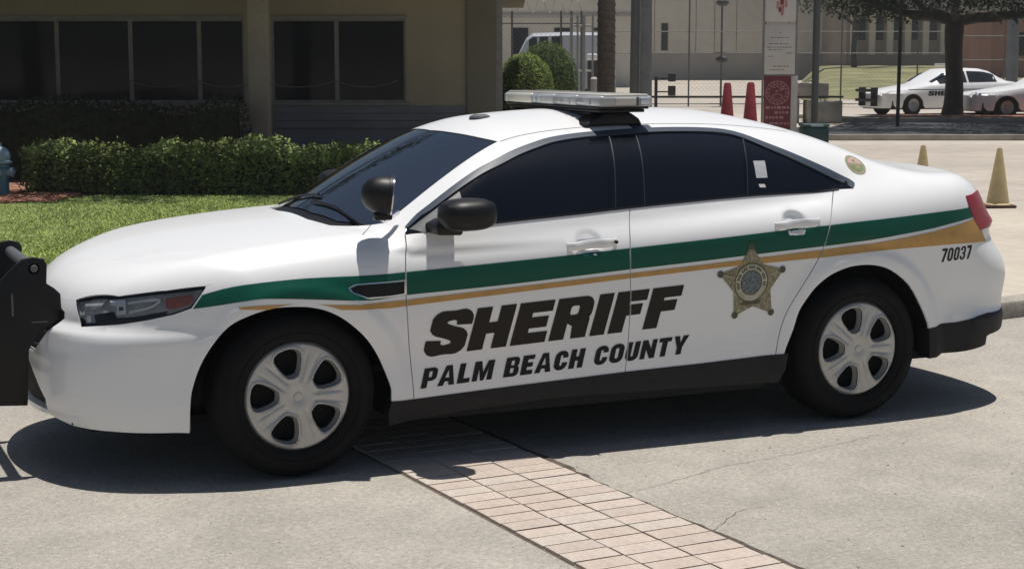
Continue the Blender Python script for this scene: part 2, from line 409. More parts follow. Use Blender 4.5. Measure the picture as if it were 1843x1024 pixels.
def m_sph(c):
    def f(q):
        ph, ps = q[:, 0], q[:, 1]; d = np.c_[c[3]*np.sin(ph)*np.cos(ps), -np.cos(ph)*np.cos(ps), np.sin(ps)]
        return cast(car, np.array(c[:3])+1.5*d, -d, 0, 1.25, n=75, it=17)[0]
    return f
ZA = .30
NC = (-.2, 0, .55, -1.0); TC = (3.3, 0, .78, 1.0)
m_nose = m_sph(NC); m_tail = m_sph(TC)
def r_(P): P = np.asarray(P, float); return np.c_[P[:, 0], np.arctan2(P[:, 2]-ZA, -P[:, 1])]
def s_(c):
    def f(P):
        P = np.asarray(P, float)-np.array(c[:3]); return np.c_[np.arctan2(P[:, 0]*c[3], -P[:, 1]), np.arctan2(P[:, 2], np.hypot(P[:, 0], P[:, 1]))]
    return f
n_ = s_(NC); t_ = s_(TC)
def top(xy):
    xy = np.asarray(xy, float); O = np.c_[xy, np.full(len(xy), 1.8)]; return cast(car, O, np.tile([0, 0, -1.], (len(xy), 1)), 0, 1.4, n=200, it=18)[0]
def side(xz): return m_side(np.asarray(xz, float))
def rear(yz):
    yz = np.asarray(yz, float); O = np.c_[np.full(len(yz), 4.6), yz]; return cast(car, O, np.tile([-1., 0, 0], (len(yz), 1)), 0, 1.6, n=200, it=18)[0]
def front(yz):
    yz = np.asarray(yz, float); O = np.c_[np.full(len(yz), -1.5), yz]; return cast(car, O, np.tile([1., 0, 0], (len(yz), 1)), 0, 1.4, n=200, it=18)[0]
def smoothline(P, k=4):
    """Catmull-Rom through 3-D points"""
    P = np.asarray(P, float); out = []
    for i in range(len(P)-1):
        p0 = P[max(i-1, 0)]; p1 = P[i]; p2 = P[i+1]; p3 = P[min(i+2, len(P)-1)]
        for j in range(k):
            t = j/k; out.append(.5*((2*p1)+(-p0+p2)*t+(2*p0-5*p1+4*p2-p3)*t*t+(-p0+3*p1-3*p2+p3)*t**3))
    out.append(P[-1]); return np.array(out)
def panel(name, parts, mat, parent, off=0., skirt=.012, both=False, mirror=False, label=None, fun=car, bulge=None):
    """parts: list of (ops, mapper, step, fine). Every part is tessellated, mapped on the body and given analytic normals.
    both=True adds the mirror half to the same mesh; mirror=True makes the far-side copy only."""
    V = []; N = []; F = []; SV = []; SF = []; base = 0
    for ops, mp, step, fine in parts:
        q, tri = tess(ops, step, fine); P = mp(q); n = grad(car, P)
        P = P+n*off
        if bulge is not None: P = P+n*bulge(q)[:, None]
        a, b_, c = P[tri[:, 0]], P[tri[:, 1]], P[tri[:, 2]]; g = np.cross(b_-a, c-a); flip = (g*n[tri].sum(1)).sum(1) < 0
        tri[flip] = tri[flip][:, ::-1]
        V.append(P); N.append(n); F.append(tri+base); base += len(P)
        e = {}
        for f in tri:
            for i in range(3):
                k = (f[i], f[(i+1) % 3]); e[k] = 1
        if skirt:
            bd = [k for k in e if (k[1], k[0]) not in e]
            for i, j in bd:
                s0 = len(SV); SV += [P[i], P[j], P[j]-n[j]*skirt, P[i]-n[i]*skirt]; SF.append((s0+1, s0, s0+3, s0+2))
    V = np.concatenate(V); N = np.concatenate(N); F = np.concatenate(F)
    SV = np.array(SV) if SV else np.zeros((0, 3)); SF = np.array(SF, int).reshape(-1, 4)
    sets = []
    if not mirror: sets.append((V, N, F, SV, SF))
    if mirror or both:
        m = np.array([1, -1, 1]); sets.append((V*m, N*m, F[:, ::-1], SV*m, SF[:, ::-1]))
    verts = []; faces = []; nor = []; b = 0
    for v, n, f, sv, sf in sets:
        verts.append(v); verts.append(sv)
        faces += (f+b).tolist(); nor.append(n[f].reshape(-1, 3)); b += len(v)
        faces += (sf+b).tolist(); nor.append(np.zeros((len(sf)*4, 3))); b += len(sv)
    # polygons are all triangles first inside each set, so loop order follows `faces`
    me = bpy.data.meshes.new(name); me.from_pydata(np.concatenate(verts).tolist(), [], faces); me.materials.append(mat)
    me.polygons.foreach_set('use_smooth', [True]*len(me.polygons)); me.update()
    nn = np.concatenate(nor)
    z = np.abs(nn).sum(1) < 1e-9
    if z.any():
        # flat normals for skirts
        vv = np.concatenate(verts); li = 0; idx = 0
        cnt = np.array([len(f) for f in faces]); st = np.r_[0, np.cumsum(cnt)[:-1]]
        for k in np.where(cnt == 4)[0]:
            f = faces[k]; g = np.cross(vv[f[1]]-vv[f[0]], vv[f[2]]-vv[f[0]]); l = np.linalg.norm(g); nn[st[k]:st[k]+4] = g/l if l > 0 else (0, 0, 1)
    me.normals_split_custom_set(nn.tolist())
    o = bpy.data.objects.new(name, me); COL.objects.link(o); o.parent = parent
    if label: o['label'] = label
    return o
# ------------------------------------------------------------------ measured outlines of the patrol car (metres, car space)
T = {'doorA':[(0.520,-0.853,1.014),(0.509,-0.895,0.977),(0.489,-0.940,0.886),(0.484,-0.956,0.768),(0.495,-0.951,0.596),(0.511,-0.939,0.446),(0.523,-0.939,0.302)],
'doorB':[(1.621,-0.869,1.094),(1.575,-0.958,0.910),(1.581,-0.954,0.626),(1.578,-0.942,0.469),(1.562,-0.947,0.344)],
'doorC':[(2.770,-0.834,1.134),(2.708,-0.912,1.055),(2.669,-0.953,0.971),(2.628,-0.961,0.863),(2.576,-0.965,0.780),(2.494,-0.965,0.668),(2.432,-0.958,0.569),(2.395,-0.954,0.468),(2.374,-0.957,0.367)],
'sillT':[(0.415,-0.952,0.304),(0.523,-0.939,0.302),(1.001,-0.942,0.323),(1.562,-0.947,0.344),(1.961,-0.947,0.353),(2.374,-0.957,0.367),(2.439,-0.964,0.369)],
'sillB':[(0.406,-0.938,0.196),(0.514,-0.927,0.209),(0.801,-0.934,0.235),(1.209,-0.941,0.252),(1.784,-0.944,0.244),(2.392,-0.954,0.229)],
'archF':[(-0.458,-0.891,0.235),(-0.453,-0.906,0.374),(-0.438,-0.908,0.443),(-0.413,-0.916,0.513),(-0.379,-0.928,0.577),(-0.333,-0.938,0.639),(-0.285,-0.944,0.683),(-0.230,-0.954,0.711),(-0.161,-0.962,0.734),(-0.090,-0.964,0.746),(0.005,-0.967,0.745),(0.065,-0.969,0.737),(0.126,-0.970,0.719),(0.187,-0.970,0.687),(0.249,-0.967,0.639),(0.306,-0.960,0.581),(0.354,-0.951,0.509),(0.389,-0.949,0.433),(0.415,-0.953,0.358),(0.431,-0.950,0.270),(0.437,-0.937,0.193)],
'archR':[(2.392,-0.954,0.229),(2.414,-0.964,0.360),(2.468,-0.959,0.480),(2.498,-0.963,0.571),(2.543,-0.968,0.636),(2.590,-0.972,0.688),(2.657,-0.976,0.734),(2.730,-0.977,0.762),(2.811,-0.976,0.777),(2.918,-0.973,0.774),(3.029,-0.969,0.743),(3.152,-0.957,0.660),(3.236,-0.946,0.548),(3.276,-0.943,0.477),(3.291,-0.944,0.431),(3.304,-0.948,0.292)],
'valT':[(3.291,-0.944,0.431),(3.475,-0.921,0.447),(3.627,-0.908,0.470)],
'valB':[(3.294,-0.947,0.278),(3.477,-0.927,0.304),(3.757,-0.874,0.381),(3.844,-0.824,0.424)],
'headO':[(-0.869,-0.316,0.754),(-0.835,-0.437,0.760),(-0.690,-0.679,0.798),(-0.519,-0.811,0.826),(-0.376,-0.878,0.845),(-0.373,-0.884,0.836),(-0.405,-0.886,0.794),(-0.435,-0.882,0.753),(-0.504,-0.854,0.727),(-0.605,-0.799,0.701),(-0.703,-0.724,0.681),(-0.845,-0.541,0.653),(-0.835,-0.437,0.760)],
'marker':[(-0.531,-0.821,0.791),(-0.485,-0.843,0.802),(-0.427,-0.871,0.809),(-0.426,-0.877,0.792),(-0.447,-0.874,0.767),(-0.502,-0.850,0.751),(-0.530,-0.833,0.753)],
'hlL':[(-0.727,-0.650,0.775),(-0.674,-0.709,0.784),(-0.678,-0.734,0.725),(-0.709,-0.705,0.718),(-0.707,-0.688,0.758),(-0.728,-0.664,0.756)],
'hlU':[(-0.668,-0.723,0.769),(-0.604,-0.773,0.782),(-0.552,-0.809,0.788),(-0.563,-0.807,0.772),(-0.589,-0.795,0.756),(-0.628,-0.770,0.743),(-0.668,-0.741,0.732)],
'hlG':[(-0.809,-0.516,0.757),(-0.776,-0.567,0.774),(-0.737,-0.631,0.780),(-0.764,-0.620,0.745),(-0.794,-0.582,0.725),(-0.815,-0.541,0.723)],
'hlS':[(-0.814,-0.559,0.702),(-0.800,-0.584,0.707),(-0.800,-0.596,0.678),(-0.815,-0.571,0.673)],
'hlK':[(-0.700,-0.699,0.752),(-0.685,-0.714,0.755),(-0.686,-0.720,0.740),(-0.702,-0.705,0.736)],
'hlB':[(-0.791,-0.598,0.711),(-0.725,-0.681,0.732),(-0.716,-0.702,0.707),(-0.650,-0.762,0.715),(-0.527,-0.838,0.742),(-0.536,-0.836,0.728),(-0.631,-0.779,0.707),(-0.719,-0.705,0.691),(-0.788,-0.617,0.678)],
'hoodS':[(-0.372,-0.881,0.843),(-0.260,-0.901,0.874),(-0.115,-0.895,0.910),(0.087,-0.872,0.954),(0.220,-0.847,0.981),(0.301,-0.838,0.991),(0.349,-0.781,1.014),(0.411,-0.678,1.029),(0.435,-0.646,1.042)],
'hoodR':[(0.435,-0.646,1.042),(0.365,-0.569,1.033),(0.297,-0.489,1.032),(0.267,-0.246,1.039),(0.289,0.082,1.055)],
'glassR':[(0.487,-0.699,1.055),(0.425,-0.623,1.043),(0.348,-0.433,1.047),(0.312,-0.163,1.064),(0.355,0.215,1.085)],
'apil':[(0.487,-0.699,1.055),(0.583,-0.688,1.119),(0.710,-0.665,1.201),(0.884,-0.630,1.304),(1.092,-0.559,1.395)],
'wsT':[(1.092,-0.559,1.395),(1.042,-0.440,1.411),(0.999,-0.251,1.425),(0.980,-0.071,1.429)],
'dloO':[(0.520,-0.853,1.014),(0.537,-0.810,1.044),(0.602,-0.783,1.095),(0.666,-0.776,1.136),(0.820,-0.746,1.230),(0.923,-0.720,1.283),(1.015,-0.697,1.320),(1.131,-0.655,1.361),(1.245,-0.620,1.390),(1.343,-0.593,1.410),(1.500,-0.574,1.427),(1.724,-0.564,1.438),(1.964,-0.552,1.444),(2.224,-0.555,1.437),(2.348,-0.582,1.420),(2.483,-0.658,1.366),(2.659,-0.727,1.292),(2.845,-0.780,1.205),(2.896,-0.807,1.175),(2.899,-0.827,1.157),(2.877,-0.844,1.140),(2.808,-0.835,1.139)],
'belt':[(0.520,-0.853,1.014),(0.625,-0.891,1.023),(0.770,-0.890,1.036),(0.931,-0.886,1.052),(1.068,-0.885,1.058),(1.348,-0.879,1.075),(1.615,-0.871,1.092),(1.939,-0.860,1.108),(2.296,-0.846,1.124),(2.543,-0.835,1.131),(2.795,-0.835,1.136)],
'glassF':[(0.800,-0.792,1.195),(0.873,-0.760,1.242),(0.944,-0.733,1.281),(1.058,-0.693,1.329),(1.173,-0.655,1.365),(1.330,-0.621,1.396),(1.486,-0.604,1.413),(1.643,-0.595,1.422),(1.616,-0.648,1.391),(1.545,-0.797,1.230),(1.510,-0.872,1.091),(1.348,-0.878,1.077),(1.068,-0.884,1.061),(0.932,-0.885,1.054),(0.760,-0.889,1.039)],
'glassB':[(1.796,-0.600,1.422),(1.965,-0.595,1.424),(2.198,-0.599,1.418),(2.324,-0.621,1.400),(2.364,-0.639,1.387),(2.298,-0.768,1.260),(2.262,-0.846,1.125),(1.940,-0.858,1.110),(1.707,-0.867,1.099),(1.727,-0.784,1.250)],
'glassQ':[(2.375,-0.646,1.381),(2.498,-0.701,1.330),(2.643,-0.752,1.264),(2.811,-0.796,1.182),(2.821,-0.816,1.159),(2.796,-0.833,1.139),(2.544,-0.833,1.133),(2.281,-0.844,1.127),(2.314,-0.768,1.260)],
'greenT':[(-0.389,-0.888,0.807),(-0.310,-0.910,0.829),(-0.220,-0.926,0.844),(-0.080,-0.936,0.854),(0.040,-0.941,0.859),(0.161,-0.945,0.859),(0.259,-0.947,0.858),(0.359,-0.947,0.858),(0.484,-0.947,0.863),(0.719,-0.948,0.873),(0.970,-0.951,0.885),(1.258,-0.955,0.899),(1.570,-0.957,0.917),(1.826,-0.957,0.931),(2.095,-0.957,0.945),(2.373,-0.954,0.962),(2.666,-0.952,0.977),(2.886,-0.952,0.990),(3.109,-0.947,1.002),(3.335,-0.935,1.015),(3.572,-0.891,1.028)],
'greenB':[(-0.429,-0.885,0.751),(-0.315,-0.923,0.766),(-0.204,-0.952,0.781),(-0.136,-0.961,0.786),(0.006,-0.967,0.777),(0.150,-0.972,0.765),(0.315,-0.962,0.752),(0.404,-0.959,0.758),(0.482,-0.956,0.765),(0.715,-0.956,0.774),(0.967,-0.959,0.785),(1.255,-0.962,0.802),(1.564,-0.965,0.821),(1.823,-0.965,0.834),(2.092,-0.965,0.849),(2.370,-0.963,0.865),(2.644,-0.961,0.879),(2.787,-0.959,0.888),(2.919,-0.966,0.899),(3.115,-0.961,0.918),(3.293,-0.950,0.937),(3.440,-0.936,0.960),(3.619,-0.880,0.982)],
'goldT':[(-0.251,-0.946,0.755),(-0.161,-0.962,0.759),(0.005,-0.968,0.757),(0.150,-0.972,0.744),(0.274,-0.973,0.737),(0.404,-0.960,0.742),(0.481,-0.957,0.744),(0.966,-0.959,0.770),(1.567,-0.965,0.803),(2.092,-0.965,0.831),(2.644,-0.961,0.863),(2.923,-0.962,0.880),(3.114,-0.963,0.899),(3.292,-0.952,0.920),(3.439,-0.938,0.944),(3.600,-0.891,0.967)],
'goldB':[(3.696,-0.864,0.846),(3.444,-0.938,0.851),(3.159,-0.952,0.846),(2.881,-0.967,0.838),(2.643,-0.964,0.825),(2.093,-0.965,0.807),(1.567,-0.965,0.780),(0.966,-0.959,0.745),(0.481,-0.958,0.717),(0.403,-0.961,0.713),(0.273,-0.975,0.716),(0.150,-0.971,0.723),(0.005,-0.967,0.736),(-0.161,-0.962,0.741),(-0.251,-0.948,0.747)],
'vent':[(0.256,-0.955,0.824),(0.225,-0.957,0.811),(0.238,-0.961,0.790),(0.308,-0.962,0.759),(0.404,-0.959,0.761),(0.482,-0.956,0.768),(0.484,-0.951,0.830),(0.407,-0.952,0.827)],
'lamp':[(3.556,-0.877,1.087),(3.700,-0.785,1.086),(6.957,3.066,0.652),(3.756,-0.797,0.979),(7.010,3.009,0.430),(3.658,-0.880,0.907),(3.606,-0.888,0.972),(3.569,-0.890,1.036)],
'shBase':[(0.556,-0.938,0.479),(1.712,-0.946,0.539),(1.765,-0.945,0.538)],
'shTop':[(0.663,-0.954,0.679),(1.914,-0.964,0.746)],
'shC':[(0.591,-0.936,0.472),(0.783,-0.934,0.487),(0.984,-0.938,0.506),(1.183,-0.940,0.512),(1.432,-0.943,0.524),(1.524,-0.944,0.528),(1.714,-0.946,0.541)],
'pbBase':[(0.554,-0.941,0.349),(1.887,-0.944,0.411)],
'pbTop':[(0.577,-0.936,0.438),(1.910,-0.943,0.499)],
'wordx':[(0.554,-0.941,0.349),(0.689,-0.938,0.343),(0.721,-0.938,0.350),(0.779,-0.938,0.351),(0.883,-0.939,0.360),(0.948,-0.938,0.377),(1.354,-0.942,0.390),(1.411,-0.942,0.399),(1.902,-0.944,0.415)],
'num':[(3.356,-0.936,0.762),(3.567,-0.920,0.770),(3.345,-0.942,0.825),(3.574,-0.917,0.831)],
'star':[(2.218,-0.962,0.911),(2.407,-0.963,0.783),(2.356,-0.944,0.563),(2.137,-0.946,0.564),(2.042,-0.965,0.776),(2.226,-0.961,0.726)],
'sticker':[(2.361,-0.748,1.287),(2.428,-0.746,1.285),(2.412,-0.798,1.206),(2.348,-0.800,1.207)],
'sticker2':[(2.351,-0.816,1.179),(2.386,-0.815,1.177),(2.388,-0.824,1.162),(2.353,-0.824,1.163)],
'badge':[(2.970,-0.733,1.248),(2.943,-0.689,1.291),(3.060,-0.602,1.295),(3.030,-0.729,1.244),(2.946,-0.793,1.192)],
'h1':[(1.261,-0.936,0.957),(1.261,-0.949,0.923),(1.385,-0.918,0.947),(1.514,-0.938,0.967),(1.511,-0.950,0.937),(1.382,-0.912,1.000),(1.362,-0.953,0.901),(1.492,-0.942,0.958)],
'h2':[(2.361,-0.938,1.004),(2.359,-0.953,0.968),(2.495,-0.912,0.996),(2.620,-0.939,1.012),(2.614,-0.948,0.989),(2.486,-0.899,1.041),(2.471,-0.954,0.947)],
'ditch':[(1.802,-0.463,1.470),(1.848,-0.548,1.446)],
'pod':[(1.156,-0.193,1.479),(1.125,-0.053,1.480)],
'ditchline':[(1.087,-0.571,1.391),(1.218,-0.493,1.431),(1.339,-0.450,1.454)],
'bumpL':[(-0.885,-0.383,0.677),(-0.994,-0.198,0.512),(-0.996,-0.228,0.456),(-0.986,-0.295,0.405),(-0.958,-0.391,0.312),(-0.944,-0.380,0.255)],
'bot':[(-0.944,-0.380,0.255),(-0.877,-0.539,0.232),(-0.750,-0.728,0.233),(-0.458,-0.891,0.232)],
'fog':[(-0.722,-0.776,0.332),(-0.660,-0.815,0.344)],
'bseam':[(-0.435,-0.882,0.753),(-0.382,-0.908,0.719),(-0.353,-0.925,0.673),(-0.333,-0.938,0.639)]}
A_ = lambda *ks: np.concatenate([np.asarray(T[k] if isinstance(k, str) else k, float).reshape(-1, 3) for k in ks])
R_ = lambda k: np.asarray(T[k] if isinstance(k, str) else k, float)[::-1]
car_root = empty('police_car', (0, 0, 0), 0, 'white sheriff patrol sedan with green and gold side stripes, filling the foreground', 'police car')
CR = car_root
sm = lambda k: smoothline(T[k], 3)
archF = sm('archF'); archR = sm('archR')
belt = sm('belt'); doorB = sm('doorB'); doorC = sm('doorC'); doorA = sm('doorA')
hoodS = sm('hoodS'); apil = sm('apil'); dlo = np.asarray(T['dloO'], float)
sillT = np.asarray(T['sillT'], float)
def closest(L, p): return int(np.argmin(np.linalg.norm(np.asarray(L)-np.asarray(p), axis=1)))
# --- windscreen / roof / backlight centreline
wsT = np.r_[sm('wsT'), top([(.975, 0)])]
bl = top([(2.70, 0), (2.72, -.25), (2.77, -.40), (2.84, -.46), (3.05, -.52), (3.20, -.545), (3.27, -.53), (3.32, -.30), (3.34, 0)])
bl = smoothline(bl, 3)
glassR_near = [p for p in T['glassR'] if p[1] < 0]+[(.312, 0, 1.07)]
hoodR_near = [p for p in T['hoodR'] if p[1] < 0]+[(.268, 0, 1.045)]
trS = top([(3.27, -.60), (3.40, -.665), (3.45, -.668)])
xline = m_rad(np.c_[np.full(22, 3.45), np.linspace(r_(trS[-1:])[0, 1], r_([(3.45, -.922, .445)])[0, 1], 22)])
iA = closest(archR, (3.291, -.944, .431)); iA0 = closest(archR, (2.414, -.964, .36))
val_in = side([(3.36, .436)])
bodyP = np.concatenate([apil, wsT[1:], bl, trS, xline[1:], val_in, archR[iA0:iA+1][::-1], [T['sillT'][-1]], [T['sillT'][-2]], doorC[::-1], dlo[::-1], ])
gapD = .0022
def bands(*ls): return [('-', band(r_(l), gapD)) for l in ls]
panel('body', [([('+', r_(bodyP))]+bands(doorC), m_rad, .028, [(2.868, 0.40, .75, .42, .02)])], M['paint'], CR, both=True)
# doors
fA = np.concatenate([doorA[:1], belt[:closest(belt, doorB[0])+1], doorB, [T['sillT'][2]], doorA[::-1]])
dl = [(1.372, r_([(1.372, -.945, .953)])[0, 1], .11, .07, .006)]
dl2 = [(2.478, r_([(2.478, -.945, 1.0)])[0, 1], .11, .07, .006)]
for mir in (False, True):
    lab = None if not mir else None
    d1 = panel('front_door', [([('+', r_(fA))]+bands(doorA, doorB), m_rad, .028, dl)], M['paint'], CR, mirror=mir)
    fB = np.concatenate([doorB[:1], belt[closest(belt, doorB[0])+1:], doorC, [T['sillT'][4]], doorB[::-1]])
    d2 = panel('rear_door', [([('+', r_(fB))]+bands(doorB, doorC), m_rad, .028, dl2)], M['paint'], CR, mirror=mir)
    # fender
    j = closest(archF, (-.334, -.941, .639)); j1 = closest(archF, (.415, -.952, .358))
    fen = np.concatenate([hoodS, [T['glassR'][0]], doorA, [T['sillT'][0]], archF[j:j1+1][::-1], R_('bseam')[1:], [T['headO'][6]], [T['headO'][5]]])
    panel('front_fender', [([('+', r_(fen)), ('-', r_(T['vent']))]+bands(doorA, hoodS[-7:]), m_rad, .024, [(0, .4, .6, .3, .02)])], M['paint'], CR, mirror=mir)
    vq = r_(T['vent']); vc = vq.mean(0)
    v = panel('fender_vent', [([('+', vc+(vq-vc)*.99)], m_rad, .03, ())], M['black'], CR, off=-.006, mirror=mir)
    panel('vent_trim', [([('+', vc+(vq-vc)*1.03), ('-', vc+(vq-vc)*np.array([.955, .84]))], m_rad, .02, ())], M['chrome'], v, off=.002, skirt=.01, mirror=mir)
    # sill
    sk = np.concatenate([sillT, [(2.425, -.955, .30)], R_('sillB'), [(.400, -.94, .25)]])
    panel('side_skirt', [([('+', r_(sk))], m_rad, .03, ())], M['skirt'], CR, off=.004, skirt=.06, mirror=mir)
    # window band
    dr = r_(dlo)
    glassF = r_(T['glassF']); glassB = r_(T['glassB']); glassQ = r_(T['glassQ'])
    panel('window_surround', [([('+', dr)]+[('-', g) for g in (glassF, glassB, glassQ)], m_rad, .03, ())], M['bpillar'], CR, off=-.002, mirror=mir)
    for nm, g in (('front_side_window', glassF), ('rear_side_window', glassB), ('quarter_window', glassQ)):
        panel(nm, [([('+', g)], m_rad, .03, ())], M['tint'], CR, off=-.005, skirt=.004, mirror=mir)
    # grey trim: strip following the upper outline, wide at the tail
    c0 = np.array(T['dloO'][1:-1]); inner = []
    tq = r_(smoothline(c0, 3)); tt = np.gradient(tq, axis=0); tt /= np.linalg.norm(tt, axis=1, keepdims=True); nn_ = np.c_[-tt[:, 1], tt[:, 0]]
    if (nn_[len(nn_)//2][1] > 0): nn_ = -nn_
    w = np.interp(np.linspace(0, 1, len(tq)), [0, .08, .3, .75, .93, 1], [.014, .030, .034, .034, .038, .05])
    panel('window_trim', [([('+', np.r_[tq, (tq+nn_*w[:, None])[::-1]])], m_rad, .02, ())], M['trim'], CR, off=.003, skirt=.01, mirror=mir)
    # sail triangle ahead of the door glass
    panel('mirror_sail', [([('+', r_([(.545, -.83, 1.028), (.80, -.80, 1.19), (.79, -.89, 1.04), (.60, -.89, 1.022)]))], m_rad, .03, ())], M['grey'], CR, off=.002, skirt=.008, mirror=mir)
    panel('belt_seal', [([('+', band(r_(smoothline([(.76, -.889, 1.0375), (.932, -.886, 1.053), (1.348, -.879, 1.078), (1.615, -.87, 1.095), (2.296, -.845, 1.127), (2.80, -.835, 1.140)], 3)), .004))], m_rad, .03, ())], M['black'], CR, off=.004, skirt=.008, mirror=mir)
    # door pillar seams
    for a, b in (((1.648, -.595, 1.42), (1.545, -.872, 1.094)), ((1.79, -.60, 1.422), (1.70, -.867, 1.10)), ((2.365, -.64, 1.388), (2.27, -.846, 1.125))):
        panel('window_divider', [([('+', band(r_(smoothline([a, tuple((np.array(a)+b)/2), b], 2)), .0025))], m_rad, .03, ())], M['divider'], CR, off=.0, skirt=.004, mirror=mir)
    # headlamp
    hd = [(-.872, -.345, .755), (-.838, -.456, .761), (-.692, -.689, .797), (-.52, -.817, .825), (-.379, -.881, .843), (-.376, -.887, .836), (-.406, -.889, .794), (-.436, -.886, .756), (-.505, -.859, .728), (-.607, -.806, .703), (-.705, -.737, .683), (-.852, -.583, .662), (-.862, -.46, .72)]
    hq = n_(np.array(hd)[1:]) if False else n_(hd)
    hl = panel('headlight', [([('+', hq)], m_nose, .03, ())], M['lampdark'], CR, off=-.018, skirt=.0, mirror=mir)
    panel('lens', [([('+', hq)], m_nose, .03, ())], M['lens'], hl, off=-.001, skirt=.0, mirror=mir)
    panel('lamp_bezel', [([('+', hq), ('-', hq.mean(0)+(hq-hq.mean(0))*np.array([.965, .86]))], m_nose, .02, ())], M['black'], hl, off=-.006, skirt=.03, mirror=mir)
    panel('marker', [([('+', n_(T['marker']))], m_nose, .02, ())], M['amber'], hl, off=-.008, skirt=.02, mirror=mir)
    s = -1 if not mir else 1
    panel('reflector_bowl', [([('+', n_(T['hlG']))], m_nose, .02, ())], M['chromelight'], hl, off=-.011, skirt=.01, mirror=mir)
    panel('lamp_module', [([('+', n_(T['hlL']))], m_nose, .02, ())], M['modw'], hl, off=-.008, skirt=.012, mirror=mir)
    panel('lamp_bulb', [([('+', n_(T['hlK']))], m_nose, .02, ())], M['grey'], hl, off=-.007, skirt=.01, mirror=mir)
    panel('lamp_module', [([('+', n_(T['hlS']))], m_nose, .02, ())], M['modw'], hl, off=-.010, skirt=.01, mirror=mir)
    panel('lower_bezel', [([('+', n_(T['hlB']))], m_nose, .02, ())], M['black'], hl, off=-.012, skirt=.01, mirror=mir)
    panel('light_guide', [([('+', band(n_(smoothline(T['hlU'], 3)), .006))], m_nose, .02, ())], M['modw'], hl, off=-.008, skirt=.01, mirror=mir)
# hood
hoodF = front([(0, .762), (-.2, .760)]); hoodF[:, 2] += 0
hoodP = np.concatenate([hoodF, [(-.872, -.342, .757), (-.838, -.456, .763), (-.692, -.689, .799), (-.52, -.817, .827), (-.377, -.881, .845)], hoodS[1:], np.array(hoodR_near)[1:]])
panel('hood', [([('+', r_(hoodP))]+bands(hoodS[-7:]), m_rad, .028, ())], M['paint'], CR, both=True)
# cowl
cow = np.concatenate([np.array(hoodR_near), np.array(glassR_near)[::-1]])
panel('cowl_panel', [([('+', r_(cow))], m_rad, .02, ())], M['black'], CR, off=-.008, skirt=.01, both=True)
# windscreen and rear glass
wsP = np.concatenate([np.array(glassR_near)[::-1], apil[1:], wsT[1:]])
panel('windscreen', [([('+', r_(wsP))], m_rad, .04, ())], M['wind'], CR, off=-.003, skirt=0, both=True)
ins = r_(wsP)
blk = np.concatenate([apil, wsT[1:]])
panel('windscreen_seal', [([('+', band(r_(blk), .007))], m_rad, .02, ())], M['black'], CR, off=-.002, skirt=.01, both=True)
panel('rear_window', [([('+', r_(bl))], m_rad, .04, ())], M['tint'], CR, off=-.004, skirt=0, both=True)
# front bumper
bump = np.concatenate([hoodF, [(-.872, -.339, .757), (-.838, -.456, .763), (-.852, -.583, .659), (-.705, -.737, .683), (-.607, -.806, .703), (-.505, -.859, .728), (-.436, -.886, .754)],
    T['bseam'][1:-1], archF[:closest(archF, (-.334, -.941, .639))+1][::-1], T['bot'][::-1], front([(-.2, .245), (0, .245)])])
grille = front([(0, .735), (-.30, .73), (-.41, .70), (-.42, .675), (-.26, .515), (0, .515)])
intake = front([(0, .475), (-.19, .475), (-.228, .455), (-.295, .405), (-.385, .325), (-.375, .275), (0, .27)])
panel('front_bumper', [([('+', n_(bump)), ('-', n_(grille)), ('-', n_(intake))], m_nose, .03, ())], M['paint'], CR, skirt=.03, both=True)
for nm, g in (('grille', grille), ('lower_grille', intake)):
    panel(nm, [([('+', n_(g))], m_nose, .04, ())], M['matte'], CR, off=-.03, skirt=0, both=True)
gb = MB()
for z in (.55, .60, .65, .70):
    pts = [tuple(p) for p in front([(y, z) for y in np.linspace(-.30, .30, 9)])]; gb.tube([(x+.012, y, z) for x, y, z in pts], .008, 6)
gb.build('grille_bars', M['black'], CR, smooth=True)
# tail
seam = top([(3.45, -.668), (3.60, -.672), (3.74, -.66), (3.80, -.645), (3.85, -.62)])
rs = rear([(-.60, 1.09), (-.60, 1.02), (-.60, .92), (-.585, .82), (-.55, .80), (0, .80)])
lid_edge = np.concatenate([seam[-1:], top([(3.87, -.45), (3.885, -.2), (3.89, 0)])])
tail = np.concatenate([xline[::-1], seam[1:], rs, rear([(0, .62), (0, .49), (-.40, .49), (-.70, .485)]), side([(3.70, .475), (3.627, .468), (3.475, .447)])])
lampP = np.concatenate([[(3.542, -.895, 1.088), (3.60, -.878, 1.095)], rear([(-.80, 1.10), (-.615, 1.085), (-.612, .93), (-.80, .915)]), [(3.639, -.902, .910), (3.587, -.910, .975), (3.553, -.910, 1.038)]])
panel('rear_bumper', [([('+', t_(tail)), ('-', t_(lampP))], m_tail, .035, ())], M['paint'], CR, skirt=.02, both=True)
for mir in (False, True):
    lm = panel('tail_light', [([('+', t_(lampP))], m_tail, .02, ())], M['redlens'], CR, off=.004, skirt=.03, mirror=mir)
lidT = np.concatenate([bl[-1:]*0+np.array([[3.36, 0, 1.2]]), np.array([[3.335, -.3, 1.2]]), trS, seam[1:], lid_edge[1:]])
lidT[:2] = top(lidT[:2, :2])
lidR = np.concatenate([lid_edge, rs[::-1]])
panel('trunk_lid', [([('+', r_(lidT))]+bands(np.concatenate([trS, seam[1:]])), m_rad, .035, ()), ([('+', t_(np.concatenate([lid_edge[::-1], rs])))], m_tail, .04, ())], M['paint'], CR, both=True)
val = np.concatenate([[T['valT'][0]], side([(3.475, .447), (3.627, .468), (3.70, .475)]), rear([(-.70, .485), (-.40, .49), (0, .49), (0, .40), (-.45, .40), (-.72, .39)]), side([(3.72, .365), (3.6, .335), (3.477, .304), (3.36, .285), (3.294, .278)])])
